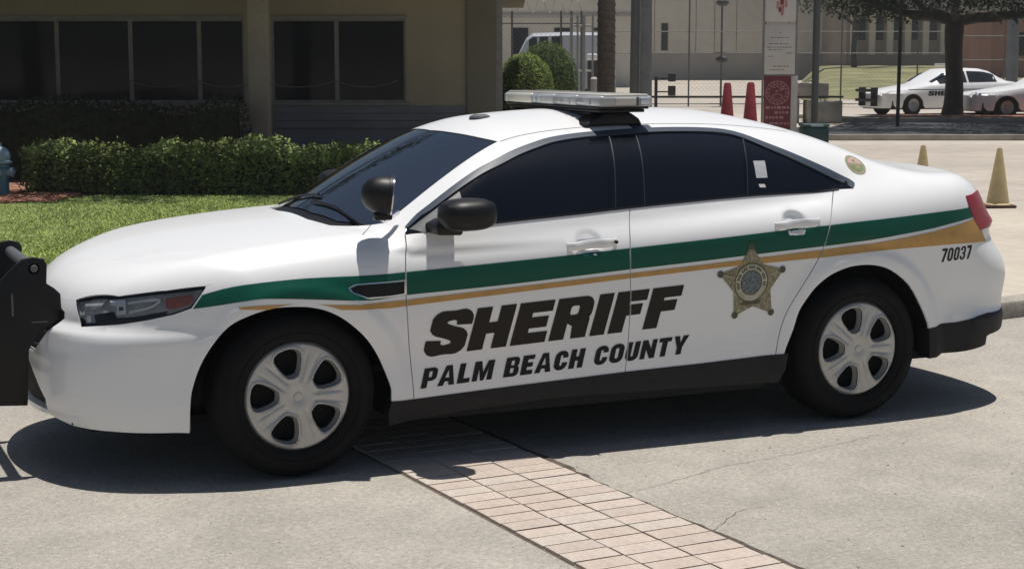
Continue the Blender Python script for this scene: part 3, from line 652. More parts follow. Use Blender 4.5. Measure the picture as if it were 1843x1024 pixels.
panel('rear_valance', [([('+', t_(val))], m_tail, .03, ())], M['skirt'], CR, off=.003, skirt=.10, both=True)
# inner dark shell so that gaps read dark
sh = []
def rr_(x0, x1, t0, t1): return np.array([(x0, t0), (x1, t0), (x1, t1), (x0, t1)])
ops = [('+', rr_(-.80, 3.80, -.02, math.pi/2)), ('-', r_(wsP)), ('-', r_(bl))]
for cx in (0, WB): ops.append(('-', r_(side([(cx+.46*math.cos(a), .345+.46*math.sin(a)) for a in np.linspace(-.25, math.pi+.25, 30)]))))
panel('inner_shell', [(ops, m_rad, .07, ())], M['matte'], CR, off=-.045, skirt=0, both=True)
# ------------------------------------------------------------------ stripes and lettering (thin vinyl on the panels)
def sop(k): P = smoothline(np.asarray(k, float), 3); return P[:, [0, 2]]
gaps = [('-', band(np.asarray(l)[:, [0, 2]], .0035)) for l in (doorA, doorB, doorC)]
gt = np.array(T['greenT'])[:, [0, 2]]; gbm = np.array(T['greenB'])[:, [0, 2]]
gt = smoothline(np.c_[gt[:, 0], gt[:, 0]*0, gt[:, 1]], 2)[:, [0, 2]]; gbm = smoothline(np.c_[gbm[:, 0], gbm[:, 0]*0, gbm[:, 1]], 2)[:, [0, 2]]
ventq = np.array(T['vent'])[:, [0, 2]]; vcq = ventq.mean(0); ventq2 = vcq+(ventq-vcq)*1.04
for mir in (False, True): panel('green_stripe', [([('+', np.r_[gt, gbm[::-1]]), ('-', ventq2)]+gaps, m_side, .03, ())], M['green'], CR, off=.0026, skirt=0, mirror=mir)
go = np.r_[np.array(T['goldT'])[:, [0, 2]], np.array(T['goldB'])[:, [0, 2]]]
archq = np.array([(.452*math.cos(a), .345+.412*math.sin(a)) for a in np.linspace(0, math.pi, 40)])
for mir in (False, True): panel('gold_stripe', [([('+', go), ('-', archq), ('-', ventq2)]+gaps, m_side, .03, ())], M['gold'], CR, off=.0026, skirt=0, mirror=mir)
# --- a heavy slanted alphabet, cap height 1
def arc(cx, cy, rx, ry, a0, a1, n=14): return [(cx+rx*math.cos(math.radians(a0+(a1-a0)*i/n)), cy+ry*math.sin(math.radians(a0+(a1-a0)*i/n))) for i in range(n+1)]
def rrect(x0, y0, x1, y1, r, c=(1, 1, 1, 1)):
    p = []
    for k, (cx, cy, a) in enumerate(((x1-r, y1-r, 0), (x0+r, y1-r, 90), (x0+r, y0+r, 180), (x1-r, y0+r, 270))):
        if c[k]: p += arc(cx, cy, r, r, a, a+90, 6)
        else: p += [((x1, y1), (x0, y1), (x0, y0), (x1, y0))[k]]
    return p
def bx(x0, y0, x1, y1): return [(x0, y0), (x1, y0), (x1, y1), (x0, y1)]
def glyph(ch, s, w):
    """s = stem, w = width; returns list of (sign, polygon)"""
    h = s*.72 if s > .3 else s*.85
    P, Mn = '+', '-'
    if ch == 'I': return [(P, bx(0, 0, s, 1))], s
    if ch == 'H': return [(P, bx(0, 0, s, 1)), (P, bx(w-s, 0, w, 1)), (P, bx(0, .5-h/2, w, .5+h/2))], w
    if ch == 'E': return [(P, bx(0, 0, s, 1)), (P, bx(0, 0, w, h)), (P, bx(0, 1-h, w, 1)), (P, bx(0, .5-h/2, w*.93, .5+h/2))], w
    if ch == 'F': return [(P, bx(0, 0, s, 1)), (P, bx(0, 1-h, w, 1)), (P, bx(0, .40, w*.90, .40+h))], w
    if ch == 'L': return [(P, bx(0, 0, s, 1)), (P, bx(0, 0, w, h))], w
    if ch == 'T': return [(P, bx(w/2-s/2, 0, w/2+s/2, 1)), (P, bx(0, 1-h, w, 1))], w
    if ch == 'P': return [(P, rrect(0, .34, w, 1, .22, (1, 0, 0, 1))), (Mn, rrect(s, .34+h*.8, w-s*.9, 1-h*.8, .05)), (P, bx(0, 0, s, 1))], w
    if ch == 'R': return [(P, rrect(0, .38, w, 1, .24, (1, 0, 0, 1))), (Mn, rrect(s, .38+h*.75, w-s*.95, 1-h*.78, .06)), (P, bx(0, 0, s, 1)), (P, [(s*.8, .45), (w*.62, .45), (w*1.0, 0), (w-s*1.05, 0), (w-s*1.15, .30), (s, .38)]), (P, rrect(w-s*1.03, 0, w*.98, .52, .1, (1, 0, 0, 0)))], w
    if ch == 'B': return [(P, rrect(0, 0, w, .56, .2, (1, 0, 0, 1))), (P, rrect(0, .46, w*.96, 1, .2, (1, 0, 0, 1))), (Mn, rrect(s, h*.8, w-s*.9, .56-h*.55, .04)), (Mn, rrect(s, .46+h*.5, w-s*.95, 1-h*.8, .04))], w
    if ch in 'O0': return [(P, rrect(0, 0, w, 1, min(w/2, .3))), (Mn, rrect(s*.95, h, w-s*.95, 1-h, min((w-1.9*s)/2*.95, .12)))], w
    if ch == 'C': return [(P, rrect(0, 0, w, 1, min(w/2, .3))), (Mn, rrect(s, h, w-s*.95, 1-h, min((w-1.95*s)/2*.95, .12))), (Mn, bx(w-s*1.1, .38, w+.05, .63))], w
    if ch == 'U': return [(P, rrect(0, 0, w, 1, min(w/2, .28), (0, 0, 1, 1))), (Mn, rrect(s, h, w-s, 1.05, min((w-2*s)/2*.95, .1), (0, 0, 1, 1)))], w
    if ch == 'A': return [(P, [(0, 0), (w*.5-s*.52, 1), (w*.5+s*.52, 1), (w, 0), (w-s*.98, 0), (w-s*1.15, .2), (s*1.15, .2), (s*.98, 0)]), (Mn, [(w*.5, .80), (w*.5-s*.36, .38), (w*.5+s*.36, .38)])], w
    if ch == 'M': return [(P, [(0, 0), (0, 1), (s*1.15, 1), (w/2, .42), (w-s*1.15, 1), (w, 1), (w, 0), (w-s*.9, 0), (w-s*.9, .62), (w/2+s*.3, 0), (w/2-s*.3, 0), (s*.9, .62), (s*.9, 0)])], w
    if ch == 'N': return [(P, bx(0, 0, s*.9, 1)), (P, bx(w-s*.9, 0, w, 1)), (P, [(0, 1), (s*.95, 1), (w, 0), (w-s*.95, 0)])], w
    if ch == 'Y': return [(P, [(0, 1), (s*1.05, 1), (w/2, .62), (w-s*1.05, 1), (w, 1), (w/2+s/2, .38), (w/2+s/2, 0), (w/2-s/2, 0), (w/2-s/2, .38)])], w
    if ch == '7': return [(P, [(0, 1), (w, 1), (w, 1-h*.9), (w*.48+s*.3, 0), (w*.48-s*.75, 0), (w-s*1.1, 1-h*1.1), (0, 1-h*1.1)])], w
    if ch == '3': return [(P, rrect(0, 0, w, .58, .22)), (P, rrect(0, .42, w, 1, .22)), (Mn, rrect(s*.9, h*.85, w-s*.9, .5-h*.35, .03)), (Mn, rrect(s*.9, .5+h*.35, w-s*.9, 1-h*.85, .03)), (Mn, bx(-.05, .30, s, .70)), (P, bx(s*.9, .5-h*.35, w-s*.9, .5+h*.35))], w
    if ch == 'S':
        # outline of a broad S
        W_ = w; c = []
        k_ = [(.86, .655), (.85, .76), (.72, .875), (.50, .895), (.27, .86), (.17, .73), (.27, .60), (.50, .51), (.73, .42), (.83, .28), (.73, .14), (.50, .105), (.27, .125), (.145, .24), (.14, .345)]
        cl = smoothline([(x*W_, y, 0) for x, y in k_], 3)[:, :2]; t = np.gradient(cl, axis=0); t /= np.linalg.norm(t, axis=1, keepdims=True); nn = np.c_[-t[:, 1], t[:, 0]]
        wd = s*.46*np.abs(nn[:, 0])+h*.40*np.abs(nn[:, 1])
        quads = []
        for i in range(len(cl)-1): quads.append((P, [tuple(cl[i]+nn[i]*wd[i]), tuple(cl[i+1]+nn[i+1]*wd[i+1]), tuple(cl[i+1]-nn[i+1]*wd[i+1]), tuple(cl[i]-nn[i]*wd[i])]))
        return quads, w
    return [], w
def line_ops(text, widths, stem, gap, space=.35, step_u=None):
    ops = []; u = 0
    for ch in text:
        if ch == ' ': u += space; continue
        g, w = glyph(ch, stem, widths.get(ch, widths['*'])); ops.append([(s, [(x+u, y) for x, y in p]) for s, p in g]); u += w+gap
    return ops, u-gap
def decal_text(name, ops, u1, org, xw, h, slope, shear, mat, parent, gaplines=True, both=False, off=.0026):
    """org=(x,z) of the baseline start; xw total run in x; h cap height"""
    parts = []
    sx = xw/u1
    for g in ops:
        gg = [(s, np.array([(org[0]+u*sx+v*h*shear, org[1]+u*sx*slope+v*h) for u, v in p])) for s, p in g]
        parts.append((gg+(gaps if gaplines else []), m_side, .05, ()))
    return panel(name, parts, mat, parent, off=off, skirt=0, both=False)
ops, u1 = line_ops('SHERIFF', {'*': .80, 'S': .90, 'H': .93, 'E': .84, 'R': .92, 'F': .80}, .365, .09)
decal_text('sheriff_lettering', ops, u1, (.572, .486), 1.24, .192, .0455, .24, M['ink'], CR)
ops, u1 = line_ops('PALM BEACH COUNTY', {'*': .62, 'M': .90, 'A': .76, 'L': .56, 'T': .62, 'Y': .74, 'O': .66, 'E': .55, 'P': .64, 'B': .66, 'H': .66, 'N': .72, 'C': .62, 'U': .64}, .262, .11, .42)
decal_text('county_lettering', ops, u1, (.552, .346), 1.328, .087, .0455, .26, M['ink2'], CR)
ops, u1 = line_ops('70037', {'*': .52}, .185, .12)
decal_text('unit_number', ops, u1, (3.352, .762), .200, .068, .04, .12, M['ink2'], CR, gaplines=False)
# star
def starpoly(c, R, r, rot=90, n=5): return [(c[0]+(R if k % 2 == 0 else r)*math.cos(math.radians(rot+k*180/n)), c[1]+(R if k % 2 == 0 else r)*math.sin(math.radians(rot+k*180/n))) for k in range(2*n)]
sc = np.array((2.224, .720))
# five points measured one by one
tips = [(2.220, .905), (2.404, .781), (2.352, .568), (2.142, .566), (2.046, .775)]
sp = []
for k in range(5):
    a = np.array(tips[k]); b = np.array(tips[(k+1) % 5]); sp.append(tuple(a)); mid = (a+b)/2; sp.append(tuple(sc+(mid-sc)*.72))
st = panel('sheriff_star', [([('+', sp)], m_side, .03, ())], M['star1'], CR, off=.0040, skirt=0)
panel('star_tips', [([('+', [(t[0]*.965+sc[0]*.035+.017*math.cos(a), t[1]*.965+sc[1]*.035+.017*math.sin(a)) for a in np.linspace(0, 2*math.pi, 14)[:-1]])], m_side, .05, ()) for t in tips], M['star2'], st, off=.0046, skirt=0)
def ringops(c, r0, r1, sy=1.0): return [('+', [(c[0]+r1*math.cos(a), c[1]+sy*r1*math.sin(a)) for a in np.linspace(0, 2*math.pi, 33)[:-1]])]+([('-', [(c[0]+r0*math.cos(a), c[1]+sy*r0*math.sin(a)) for a in np.linspace(0, 2*math.pi, 33)[:-1]])] if r0 > 0 else [])
panel('star_ring', [(ringops(sc+[0, .005], .060, .088), m_side, .05, ())], M['star3'], st, off=.0048, skirt=0)
panel('star_ring_edge', [(ringops(sc+[0, .005], .088, .094), m_side, .05, ()), (ringops(sc+[0, .005], .054, .060), m_side, .05, ())], M['star2'], st, off=.0050, skirt=0)
panel('star_seal', [(ringops(sc+[0, .005], 0, .054), m_side, .05, ())], M['seal'], st, off=.0048, skirt=0)
rk = []
for k in range(26):
    a = math.radians(200-k*8.4*(1 if k < 26 else 1)); c = sc+[0, .005]; ca, sa = math.cos(a), math.sin(a)
    def pt(r, t): return (c[0]+r*ca-t*sa, c[1]+r*sa+t*ca)
    if k % 4 != 3: rk.append(([('+', [pt(.067, -.003), pt(.081, -.003), pt(.081, .003), pt(.067, .003)])], m_side, .05, ()))
panel('star_ring_lettering', rk, M['ink2'], st, off=.0054, skirt=0)
panel('star_scroll', [([('+', [(sc[0]-.05, sc[1]-.082), (sc[0]+.055, sc[1]-.078), (sc[0]+.06, sc[1]-.098), (sc[0]-.055, sc[1]-.102)])], m_side, .05, ())], M['star2'], st, off=.0045, skirt=0)
ln = []
for k in range(5):
    a = np.array(tips[k]); d = (sc-a); d /= np.linalg.norm(d); q = np.array([-d[1], d[0]]); p0 = a+d*.035; p1 = a+d*.088
    ln.append(([('+', [tuple(p0-q*.002), tuple(p1-q*.002), tuple(p1+q*.002), tuple(p0+q*.002)])], m_side, .05, ()))
panel('star_ridges', ln, M['star3'], st, off=.0045, skirt=0)
# pillar badge (oval) and window stickers, laid out on the curved pillar
bc = r_([(2.968, -.733, 1.250)])[0]
def oval(c, rx, rt, k=1., rot=0., a0=0, a1=2*math.pi, n=28):
    out = []
    for a in np.linspace(a0, a1, n+1)[:-1] if a1-a0 > 6.2 else np.linspace(a0, a1, n):
        u, v = rx*k*math.cos(a), rt*k*math.sin(a); out.append((c[0]+u*math.cos(rot)-v*math.sin(rot), c[1]+u*math.sin(rot)+v*math.cos(rot)))
    return out
BR = .0
bd = panel('pillar_badge', [([('+', oval(bc, .056, .056, 1, BR))], m_rad, .02, ())], M['badge_o'], CR, off=.002, skirt=0)
panel('badge_upper_field', [([('+', oval(bc, .056, .056, .74, BR, 0.1, math.pi-.1))], m_rad, .02, ())], M['badge_p'], bd, off=.0028, skirt=0)
panel('badge_lower_field', [([('+', oval(bc, .056, .056, .74, BR, math.pi+.1, 2*math.pi-.1))], m_rad, .02, ())], M['badge_g'], bd, off=.0028, skirt=0)
panel('badge_mark', [([('+', oval(bc+[.005, -.012], .014, .012))], m_rad, .02, ()), ([('+', oval(bc+[-.002, .020], .012, .010))], m_rad, .02, ())], M['badge_o'], bd, off=.0034, skirt=0)
panel('window_sticker', [([('+', r_(T['sticker']))], m_rad, .03, ())], M['paper'], CR, off=-.003, skirt=0)
panel('window_label', [([('+', r_(T['sticker2']))], m_rad, .03, ())], M['signw'], CR, off=-.003, skirt=0)
rp = r_([(1.80, -.50, 1.46)])[0]
panel('roof_plate', [([('+', r_([(1.80, -.515, 1.455), (1.905, -.515, 1.455), (1.905, -.555, 1.443), (1.80, -.555, 1.443)]))], m_rad, .02, ())], M['trim'], CR, off=.002, skirt=.004)
# roof gutter line
for mir in (False, True):
    panel('roof_seam', [([('+', band(r_(smoothline([(1.10, -.565, 1.392), (1.22, -.535, 1.42), (1.40, -.515, 1.44), (1.65, -.505, 1.455), (2.0, -.50, 1.46), (2.35, -.50, 1.45), (2.7, -.515, 1.40)], 3)), .0025))], m_rad, .03, ())], M['grey'], CR, off=.0006, skirt=0, mirror=mir)
b = MB(); c = top([(1.19, -.12)])[0]
b.lathe([(0, .016), (.03, .015), (.05, .006), (.055, -.004)], 24, Matrix.Translation(c) @ Matrix.Scale(1.0, 4)); b.build('roof_antenna_base', M['grey'], CR, smooth=True)
# ------------------------------------------------------------------ wheels
def wheel(cx, s):
    w = empty('wheel', (cx, s*.93, .357)); w.parent = CR
    Ry = Matrix.Rotation(math.radians(90), 4, 'X')     # local z -> -y
    flip = Matrix.Scale(-1, 4, (0, 1, 0)) if s > 0 else Matrix.Identity(4)
    def fx(b):
        if s > 0: b.v = [(x, -y, z) for x, y, z in b.v]; b.f = [f[::-1] for f in b.f]
        return b
    b = MB()
    pr = [(.236, .0), (.244, .012), (.262, .020), (.285, .024), (.308, .022), (.330, .010), (.345, -.008), (.353, -.026), (.3565, -.045), (.357, -.060), (.351, -.062), (.351, -.070), (.357, -.072), (.357, -.110), (.350, -.112), (.350, -.122), (.357, -.124), (.357, -.165), (.351, -.167), (.351, -.175), (.357, -.177), (.353, -.215), (.33, -.235), (.28, -.24), (.236, -.22)]
    b.lathe(pr, 72, Ry); fx(b).build('tyre', M['rubber'], w, smooth=True)
    b = MB()  # raised ribs on the sidewall
    for k in range(2): b.lathe([(.272+.05*k, .0225-.002*k), (.274+.05*k, .0265-.003*k), (.277+.05*k, .0235-.002*k)], 64, Ry)
    fx(b).build('sidewall_ribs', M['rubber'], w, smooth=True)
    b = MB(); b.lathe([(0, -.085), (.20, -.085), (.225, -.06), (.237, -.02), (.240, .004), (.236, .008)], 56, Ry); fx(b).build('steel_rim', M['matte'], w, smooth=True)
    # cover with five openings
    ph0 = 105; opens = []
    for k in range(5):
        a = math.radians(ph0+72*k); loc = [(.084, 0), (.088, .022), (.112, .040), (.150, .056), (.176, .062), (.194, .055), (.206, .034), (.210, 0)]
        loc = loc+[(r, -t) for r, t in loc[1:-1][::-1]]
        opens.append(np.array([(r*math.cos(a)-t*math.sin(a), r*math.sin(a)+t*math.cos(a)) for r, t in loc]))
    disc = [(.236*math.cos(a), .236*math.sin(a)) for a in np.linspace(0, 2*math.pi, 61)[:-1]]
    q, tri = tess([('+', disc)]+[('-', o) for o in opens], .0052)
    r = np.hypot(q[:, 0], q[:, 1]); dO = segdist(q, opens); ang = np.degrees(np.arctan2(q[:, 1], q[:, 0]))-ph0-36
    am = (ang+36) % 72-36; dl_ = r*np.sin(np.radians(am))
    d = .012*(1-(r/.236)**2)-.016*sstep(.222, .236, r)+.0045*np.exp(-((dO-.005)/.0045)**2)
    d += -.005*np.exp(-((np.abs(dl_)-.017-.06*(r-.1))/.0065)**2)*sstep(.055, .085, r)*sstep(.215, .17, r)-.010*np.exp(-(r/.032)**2)
    b = MB(); vs = np.c_[q[:, 0], -(d+.003), q[:, 1]]
    a_ = vs[tri]; g = np.cross(a_[:, 1]-a_[:, 0], a_[:, 2]-a_[:, 0]); tri[g[:, 1] > 0] = tri[g[:, 1] > 0][:, ::-1]
    b.add(vs.tolist(), tri.tolist())
    for o in opens:
        dd = dens(o, .01); n = len(dd); rr2 = np.hypot(*dd.T); y = -(.012*(1-(rr2/.236)**2)-.006+.003); cen = dd.mean(0); inn = cen+(dd-cen)*.86
        vv = [(p[0], yy, p[1]) for p, yy in zip(dd, y)]+[(p[0], yy+.028, p[1]) for p, yy in zip(inn, y)]
        b.add(vv, [(i, (i+1) % n, (i+1) % n+n, i+n) for i in range(n)])
    fx(b).build('wheel_cover', M['rim'], w, smooth=True)
    b = MB(); b.lathe([(0, .012), (.018, .011), (.022, .004), (.022, -.004)], 20, Ry)
    for k in range(5):
        a = math.radians(ph0+36+72*k); b.lathe([(0, .010), (.007, .009), (.009, .0)], 8, Matrix.Translation((.046*math.cos(a), 0, .046*math.sin(a))) @ Ry)
    fx(b).build('centre_cap', M['rim'], w, smooth=True)
    return w
w0 = wheel(0, -1)
for cx in (0, WB):
    for s in (-1, 1):
        if cx == 0 and s < 0: continue
        w = copy_tree(w0, CR); w.location = (cx, s*.93, .357); w.rotation_euler = (0, 0, math.pi if s > 0 else 0)
for cx in (0, WB):
    for s in (-1, 1):
        b = MB(); a = np.linspace(-.12 if cx else -.3, math.pi+(.3 if cx else .1), 26); r = .462
        yo = -side([(cx+r*math.cos(t), .345+r*math.sin(t)) for t in a])[:, 1]-.012
        for i in range(len(a)-1):
            p = [(cx+r*math.cos(t), .345+r*math.sin(t)) for t in (a[i], a[i+1])]
            b.add([(p[0][0], s*yo[i], p[0][1]), (p[1][0], s*yo[i+1], p[1][1]), (p[1][0], s*.60, p[1][1]), (p[0][0], s*.60, p[0][1])], [(0, 1, 2, 3)])
        b.prism([(cx+r*math.cos(t), .345+r*math.sin(t)) for t in a], s*.60, s*.58)
        b.build('wheel_arch_liner', M['matte'], CR)
# lips that close the arches between liner and panel
b = MB(); b.box(-.80, 3.62, -.57, .57, .20, .235); b.box(.50, 2.36, -.88, .88, .195, .24); b.box(-.88, -.50, -.55, .55, .235, .25); b.box(-.55, 3.4, -.5, .5, .235, .50)
b.build('underbody', M['matte'], CR)
# interior seen through the windscreen
b = MB(); b.prism([(.36, .92), (.40, 1.02), (.62, 1.045), (.90, .99), (.95, .80), (.36, .80)], -.72, .72); b.build('dashboard', M['dash'], CR, bevel=.02)
for sy in (-.38, .38):
    st_ = rbox('front_seat', 1.35, 1.85, sy-.25, sy+.25, .45, .62, M['seat'], CR, .05)
    rbox('seat_back', 1.75, 1.90, sy-.24, sy+.24, .60, 1.12, M['seat'], st_, .05); rbox('head_rest', 1.78, 1.88, sy-.13, sy+.13, 1.13, 1.30, M['seat'], st_, .04)
b = MB(); b.tube([(1.05+.06*math.sin(t), -.38+.18*math.cos(t), .98+.17*math.sin(t)) for t in np.linspace(0, 2*math.pi, 25)], .014, 8); b.build('steering_wheel', M['dash'], CR, smooth=True)
rbox('cabin_floor', .4, 2.5, -.75, .75, .40, .43, M['matte'], CR, 0)
b = MB(); b.tube([(.98, 0, 1.33), (1.02, 0, 1.36)], .01); b.box(1.0, 1.03, -.12, .12, 1.30, 1.36); b.build('rear_view_mirror', M['black'], CR)
# wipers
for (y0, y1) in ((-.60, -.05), (-.02, .52)):
    g = m_rad(np.array([r_(top([(.40, y0)]))[0], r_(top([(.385, (y0+y1)/2)]))[0], r_(top([(.36, y1)]))[0]]))
    b = MB(); b.tube([tuple(p+np.array([-.004, 0, .009])) for p in g], .006, 6)
    b.build('wiper', M['black'], CR, smooth=True)
# ------------------------------------------------------------------ door handles
for s in (-1, 1):
    for (x0, x1, zc, sl, lock) in ((1.262, 1.512, .943, .055, True), (2.362, 2.618, .992, .055, False)):
        xm = (x0+x1)/2; pts = []
        par = [o for o in bpy.data.objects if o.parent == CR and o.name.startswith('front_door' if lock else 'rear_door')][0 if s < 0 else 1]
        hb = MB(); n = 15; rings = []
        for i in range(n):
            t = i/(n-1); x = x0+(x1-x0)*t; z = zc+(x-xm)*sl; ys = side([(x, z)])[0][1]
            bow = -.030*math.sin(math.pi*t)**.4 if 0 < t < 1 else 0
            hh = .020*(1-.25*abs(2*t-1)**3); th = .009
            y = ys+bow+.002
            rings.append([(x, y+th, z-hh), (x, y-th*.5, z-hh*1.0), (x, y-th, z-hh*.5), (x, y-th, z+hh*.5), (x, y-th*.5, z+hh), (x, y+th, z+hh)])
        vs = [p for r in rings for p in r]; k = 6
        fs = [(i*k+j, i*k+(j+1) % k, (i+1)*k+(j+1) % k, (i+1)*k+j) for i in range(n-1) for j in range(k)]+[tuple(range(k))[::-1], tuple((n-1)*k+j for j in range(k))]
        if s > 0: vs = [(x, -y, z) for x, y, z in vs]
        else: fs = [f[::-1] for f in fs]
        hb.add(vs, fs); hb.build('door_handle', M['paint'], par, smooth=True)
        if lock:
            p = side([(1.495, zc+.009)])[0]; b = MB(); b.lathe([(0, .014), (.006, .014), (.008, .010), (.008, -.01)], 12, Matrix.Translation((p[0], (p[1]-.028)*(-s), p[2])) @ Matrix.Rotation(math.radians(90)*(-s), 4, 'X')); b.build('door_lock', M['black'], par, smooth=True)
# ------------------------------------------------------------------ wing mirrors
for s in (-1, 1):
    mr = empty('wing_mirror', (.74 if s < 0 else .86, s*1.03, 1.107)); mr.parent = CR
    b = MB(); prof = []
    n = 20; secs = []
    for i in range(11):
        t = i/10; x = -.135+.27*t                     # along the car
        hz = .066*(1-abs(2*t-1)**3.2)**.5+.004; hy = .105*(1-abs(2*t-1)**3.0)**.5+.004
        secs.append([(x, hy*math.copysign(abs(math.cos(a))**.75, math.cos(a)), hz*math.copysign(abs(math.sin(a))**.75, math.sin(a))+.006*t) for a in np.linspace(0, 2*math.pi, n+1)[:-1]])
    vs = [p for r in secs for p in r]; fs = [(i*n+j, i*n+(j+1) % n, (i+1)*n+(j+1) % n, (i+1)*n+j) for i in range(10) for j in range(n)]+[tuple(range(n))[::-1], tuple(10*n+j for j in range(n))]
    b.add(vs, fs); b.build('mirror_shell', M['black'], mr, smooth=True)
    b = MB(); b.prism([(-.125, -.085), (-.135, -.045), (-.08, -.02), (.0, -.035), (-.01, -.09)], -.02*s, -.17*s); b.build('mirror_foot', M['black'], mr, bevel=.012)
# ------------------------------------------------------------------ A-pillar spotlight
sp_ = empty('spotlight', (.40, -.88, 1.195)); sp_.parent = CR
ax = Vector((.93, -.28, -.10)).normalized()
mt = ax.to_track_quat('Z', 'Y').to_matrix().to_4x4()
b = MB(); b.lathe([(0, -.085), (.035, -.080), (.060, -.060), (.076, -.030), (.082, .005), (.082, .030), (.086, .032), (.086, .045), (.080, .047)], 32, mt); b.build('lamp_shell', M['black'], sp_, smooth=True)
b = MB(); b.lathe([(.079, .046), (.087, .046), (.087, .052), (.079, .052), (.06, .054), (0, .058)], 32, mt); b.build('lamp_face', M['chrome'], sp_, smooth=True)
b = MB(); b.tube([(0, 0, -.07), (.01, .01, -.105), (.04, .05, -.115), (.12, .12, -.09)], .013, 8); b.build('lamp_arm', M['chrome'], sp_, smooth=True)
b = MB(); b.box(.0-.03, .0+.05, .0-.015, .0+.03, -.11, -.075); b.build('lamp_bracket', M['black'], sp_, bevel=.008)
# ------------------------------------------------------------------ push bar
pb = empty('push_bar', (-1.05, 0, .3)); pb.parent = CR
prof = [(-1.20, .31), (-1.034, .299), (-1.020, .54), (-.985, .60), (-.885, .668), (-.878, .70), (-.880, .775), (-.905, .800), (-.937, .822), (-.932, .905), (-.945, .928), (-.990, .940), (-1.035, .930), (-1.075, .895), (-1.13, .842), (-1.20, .78)]
for s in (-1, 1):
    b = MB(); b.prism([(x+1.05, z-.3) for x, z in prof], s*.355, s*.375)
    b.prism([(x+1.05, z-.3) for x, z in [(-1.20, .31), (-1.17, .31), (-1.17, .80), (-1.20, .78)]], s*.335, s*.395)
    b.build('upright_plate', M['black'], pb, bevel=.004)
    b = MB(); b.lathe([(0, .008), (.014, .008), (.016, .004), (.016, 0), (.024, 0), (.024, -.003)], 16, Matrix.Translation((-.987+1.05, s*.375, .889-.3)) @ Matrix.Rotation(math.radians(90)*(1 if s < 0 else -1), 4, 'X')); b.build('bolt', M['grey'], pb, smooth=True)
for px_, pz_ in ((.065, .585), (-.12, .12)): b = MB(); b.tube([(px_, -.36, pz_), (px_, .36, pz_)], .026, 14); b.build('cross_tube', M['grey'], pb, smooth=True)
rbox('cross_plate', -.16, -.12, -.36, .36, .18, .30, M['black'], pb, .01); rbox('upper_pad', -.17, -.11, -.36, .36, .38, .46, M['rubber'], pb, .01)
for q in ((-.036, -.028, .39, .485), (.045, .11, .356, .362)): b = MB(); b.box(q[0], q[1], -.379, -.3765, q[2], q[3]); b.build('plate_slot', M['grey'], pb)
# ------------------------------------------------------------------ roof light bar
lb = empty('light_bar', (1.742, 0, 1.534)); lb.parent = CR
def lbox(nm, x0, x1, y0, y1, z0, z1, m, bv=.008): return rbox(nm, x0, x1, y0, y1, z0, z1, m, lb, bv)
lbox('bar_base', -.12, .12, -.56, .49, -.014, .001, M['black'], .004)
lbox('lower_cover', -.135, .135, -.575, .505, .002, .014, M['black'], .004)
for i, (y0, y1, m) in enumerate(((-.60, -.34, M['ledclear']), (-.338, -.082, M['ledclear']), (-.08, .178, M['ledclear']), (.18, .51, M['ledbar']))):
    lbox('lens_section', -.142, .142, y0, y1, .014, .066, m, .014)
lbox('top_cover', -.120, .120, -.595, .505, .062, .074, M['ledbar'], .008)
for y0 in (.06, .115): lbox('light_module', -.147, -.138, y0, y0+.045, .022, .056, M['led'], .003)
for y0 in (-.50, -.28): lbox('light_module', -.147, -.138, y0, y0+.10, .022, .056, M['ledclear'], .003)
lbox('light_module', .075, .125, -.606, -.596, .022, .056, M['led'], .003)
lbox('light_module', -.06, .05, -.606, -.596, .022, .056, M['ledbar'], .003)
lbox('end_divider', .055, .065, -.605, -.596, .018, .060, M['grey'], .002)
lbox('light_module', -.147, -.138, .455, .495, .020, .058, M['ledclear'], .003)
for s in (-1, 1):
    b = MB()
    if s < 0: b.prism([(-.19, -.075), (.13, -.078), (.11, -.045), (.06, -.014), (-.08, -.014)], s*.53, s*.36)
    else: b.prism([(-.16, -.07), (.125, -.07), (.10, -.014), (-.10, -.014)], s*.50, s*.34)
    b.build('mounting_foot', M['black'], lb, bevel=.012)
b = MB(); b.box(-.10, .10, -.42, .40, -.035, -.013); b.build('mounting_rail', M['black'], lb, bevel=.006)
# exhaust
b = MB(); b.tube([(3.3, -.45, .27), (3.95, -.45, .27)], .03, 12); b.build('exhaust_pipe', M['grey'], CR, smooth=True)
# ================================================================== THE PLACE
# site frame: x to the right, y away, turned so that the facades run along x
CY, SY = math.cos(YAW), math.sin(YAW); OX, OY = -2.0325, -7.6605
def S(a, d, z=0): return (OX+a*CY+d*SY, OY-a*SY+d*CY, z)
def site(name, a, d, label, cat, group=None, z=0, turn=0): return empty(name, S(a, d, z), -YAW+turn, label, cat, group)
def sheet(name, pts, z, mat, kind='structure', sub=0):
    """flat polygon; pts in world xy"""
    b = MB(); b.add([(x, y, z) for x, y in pts], [tuple(range(len(pts)))]); o = b.build(name, mat)
    if o.data.polygons[0].normal.z < 0: o.data.flip_normals()
    return tag(o, kind=kind)
def W2(l): return [S(a, d)[:2] for a, d in l]
sheet('ground', [(-900, -900), (900, -900), (900, 900), (-900, 900)], -.012, M['concrete3'])
sheet('pavement', W2([(-30, -12), (30, -12), (30, 17), (-1.4, 12.5), (-30, 12.5)]), .0, M['concrete'])
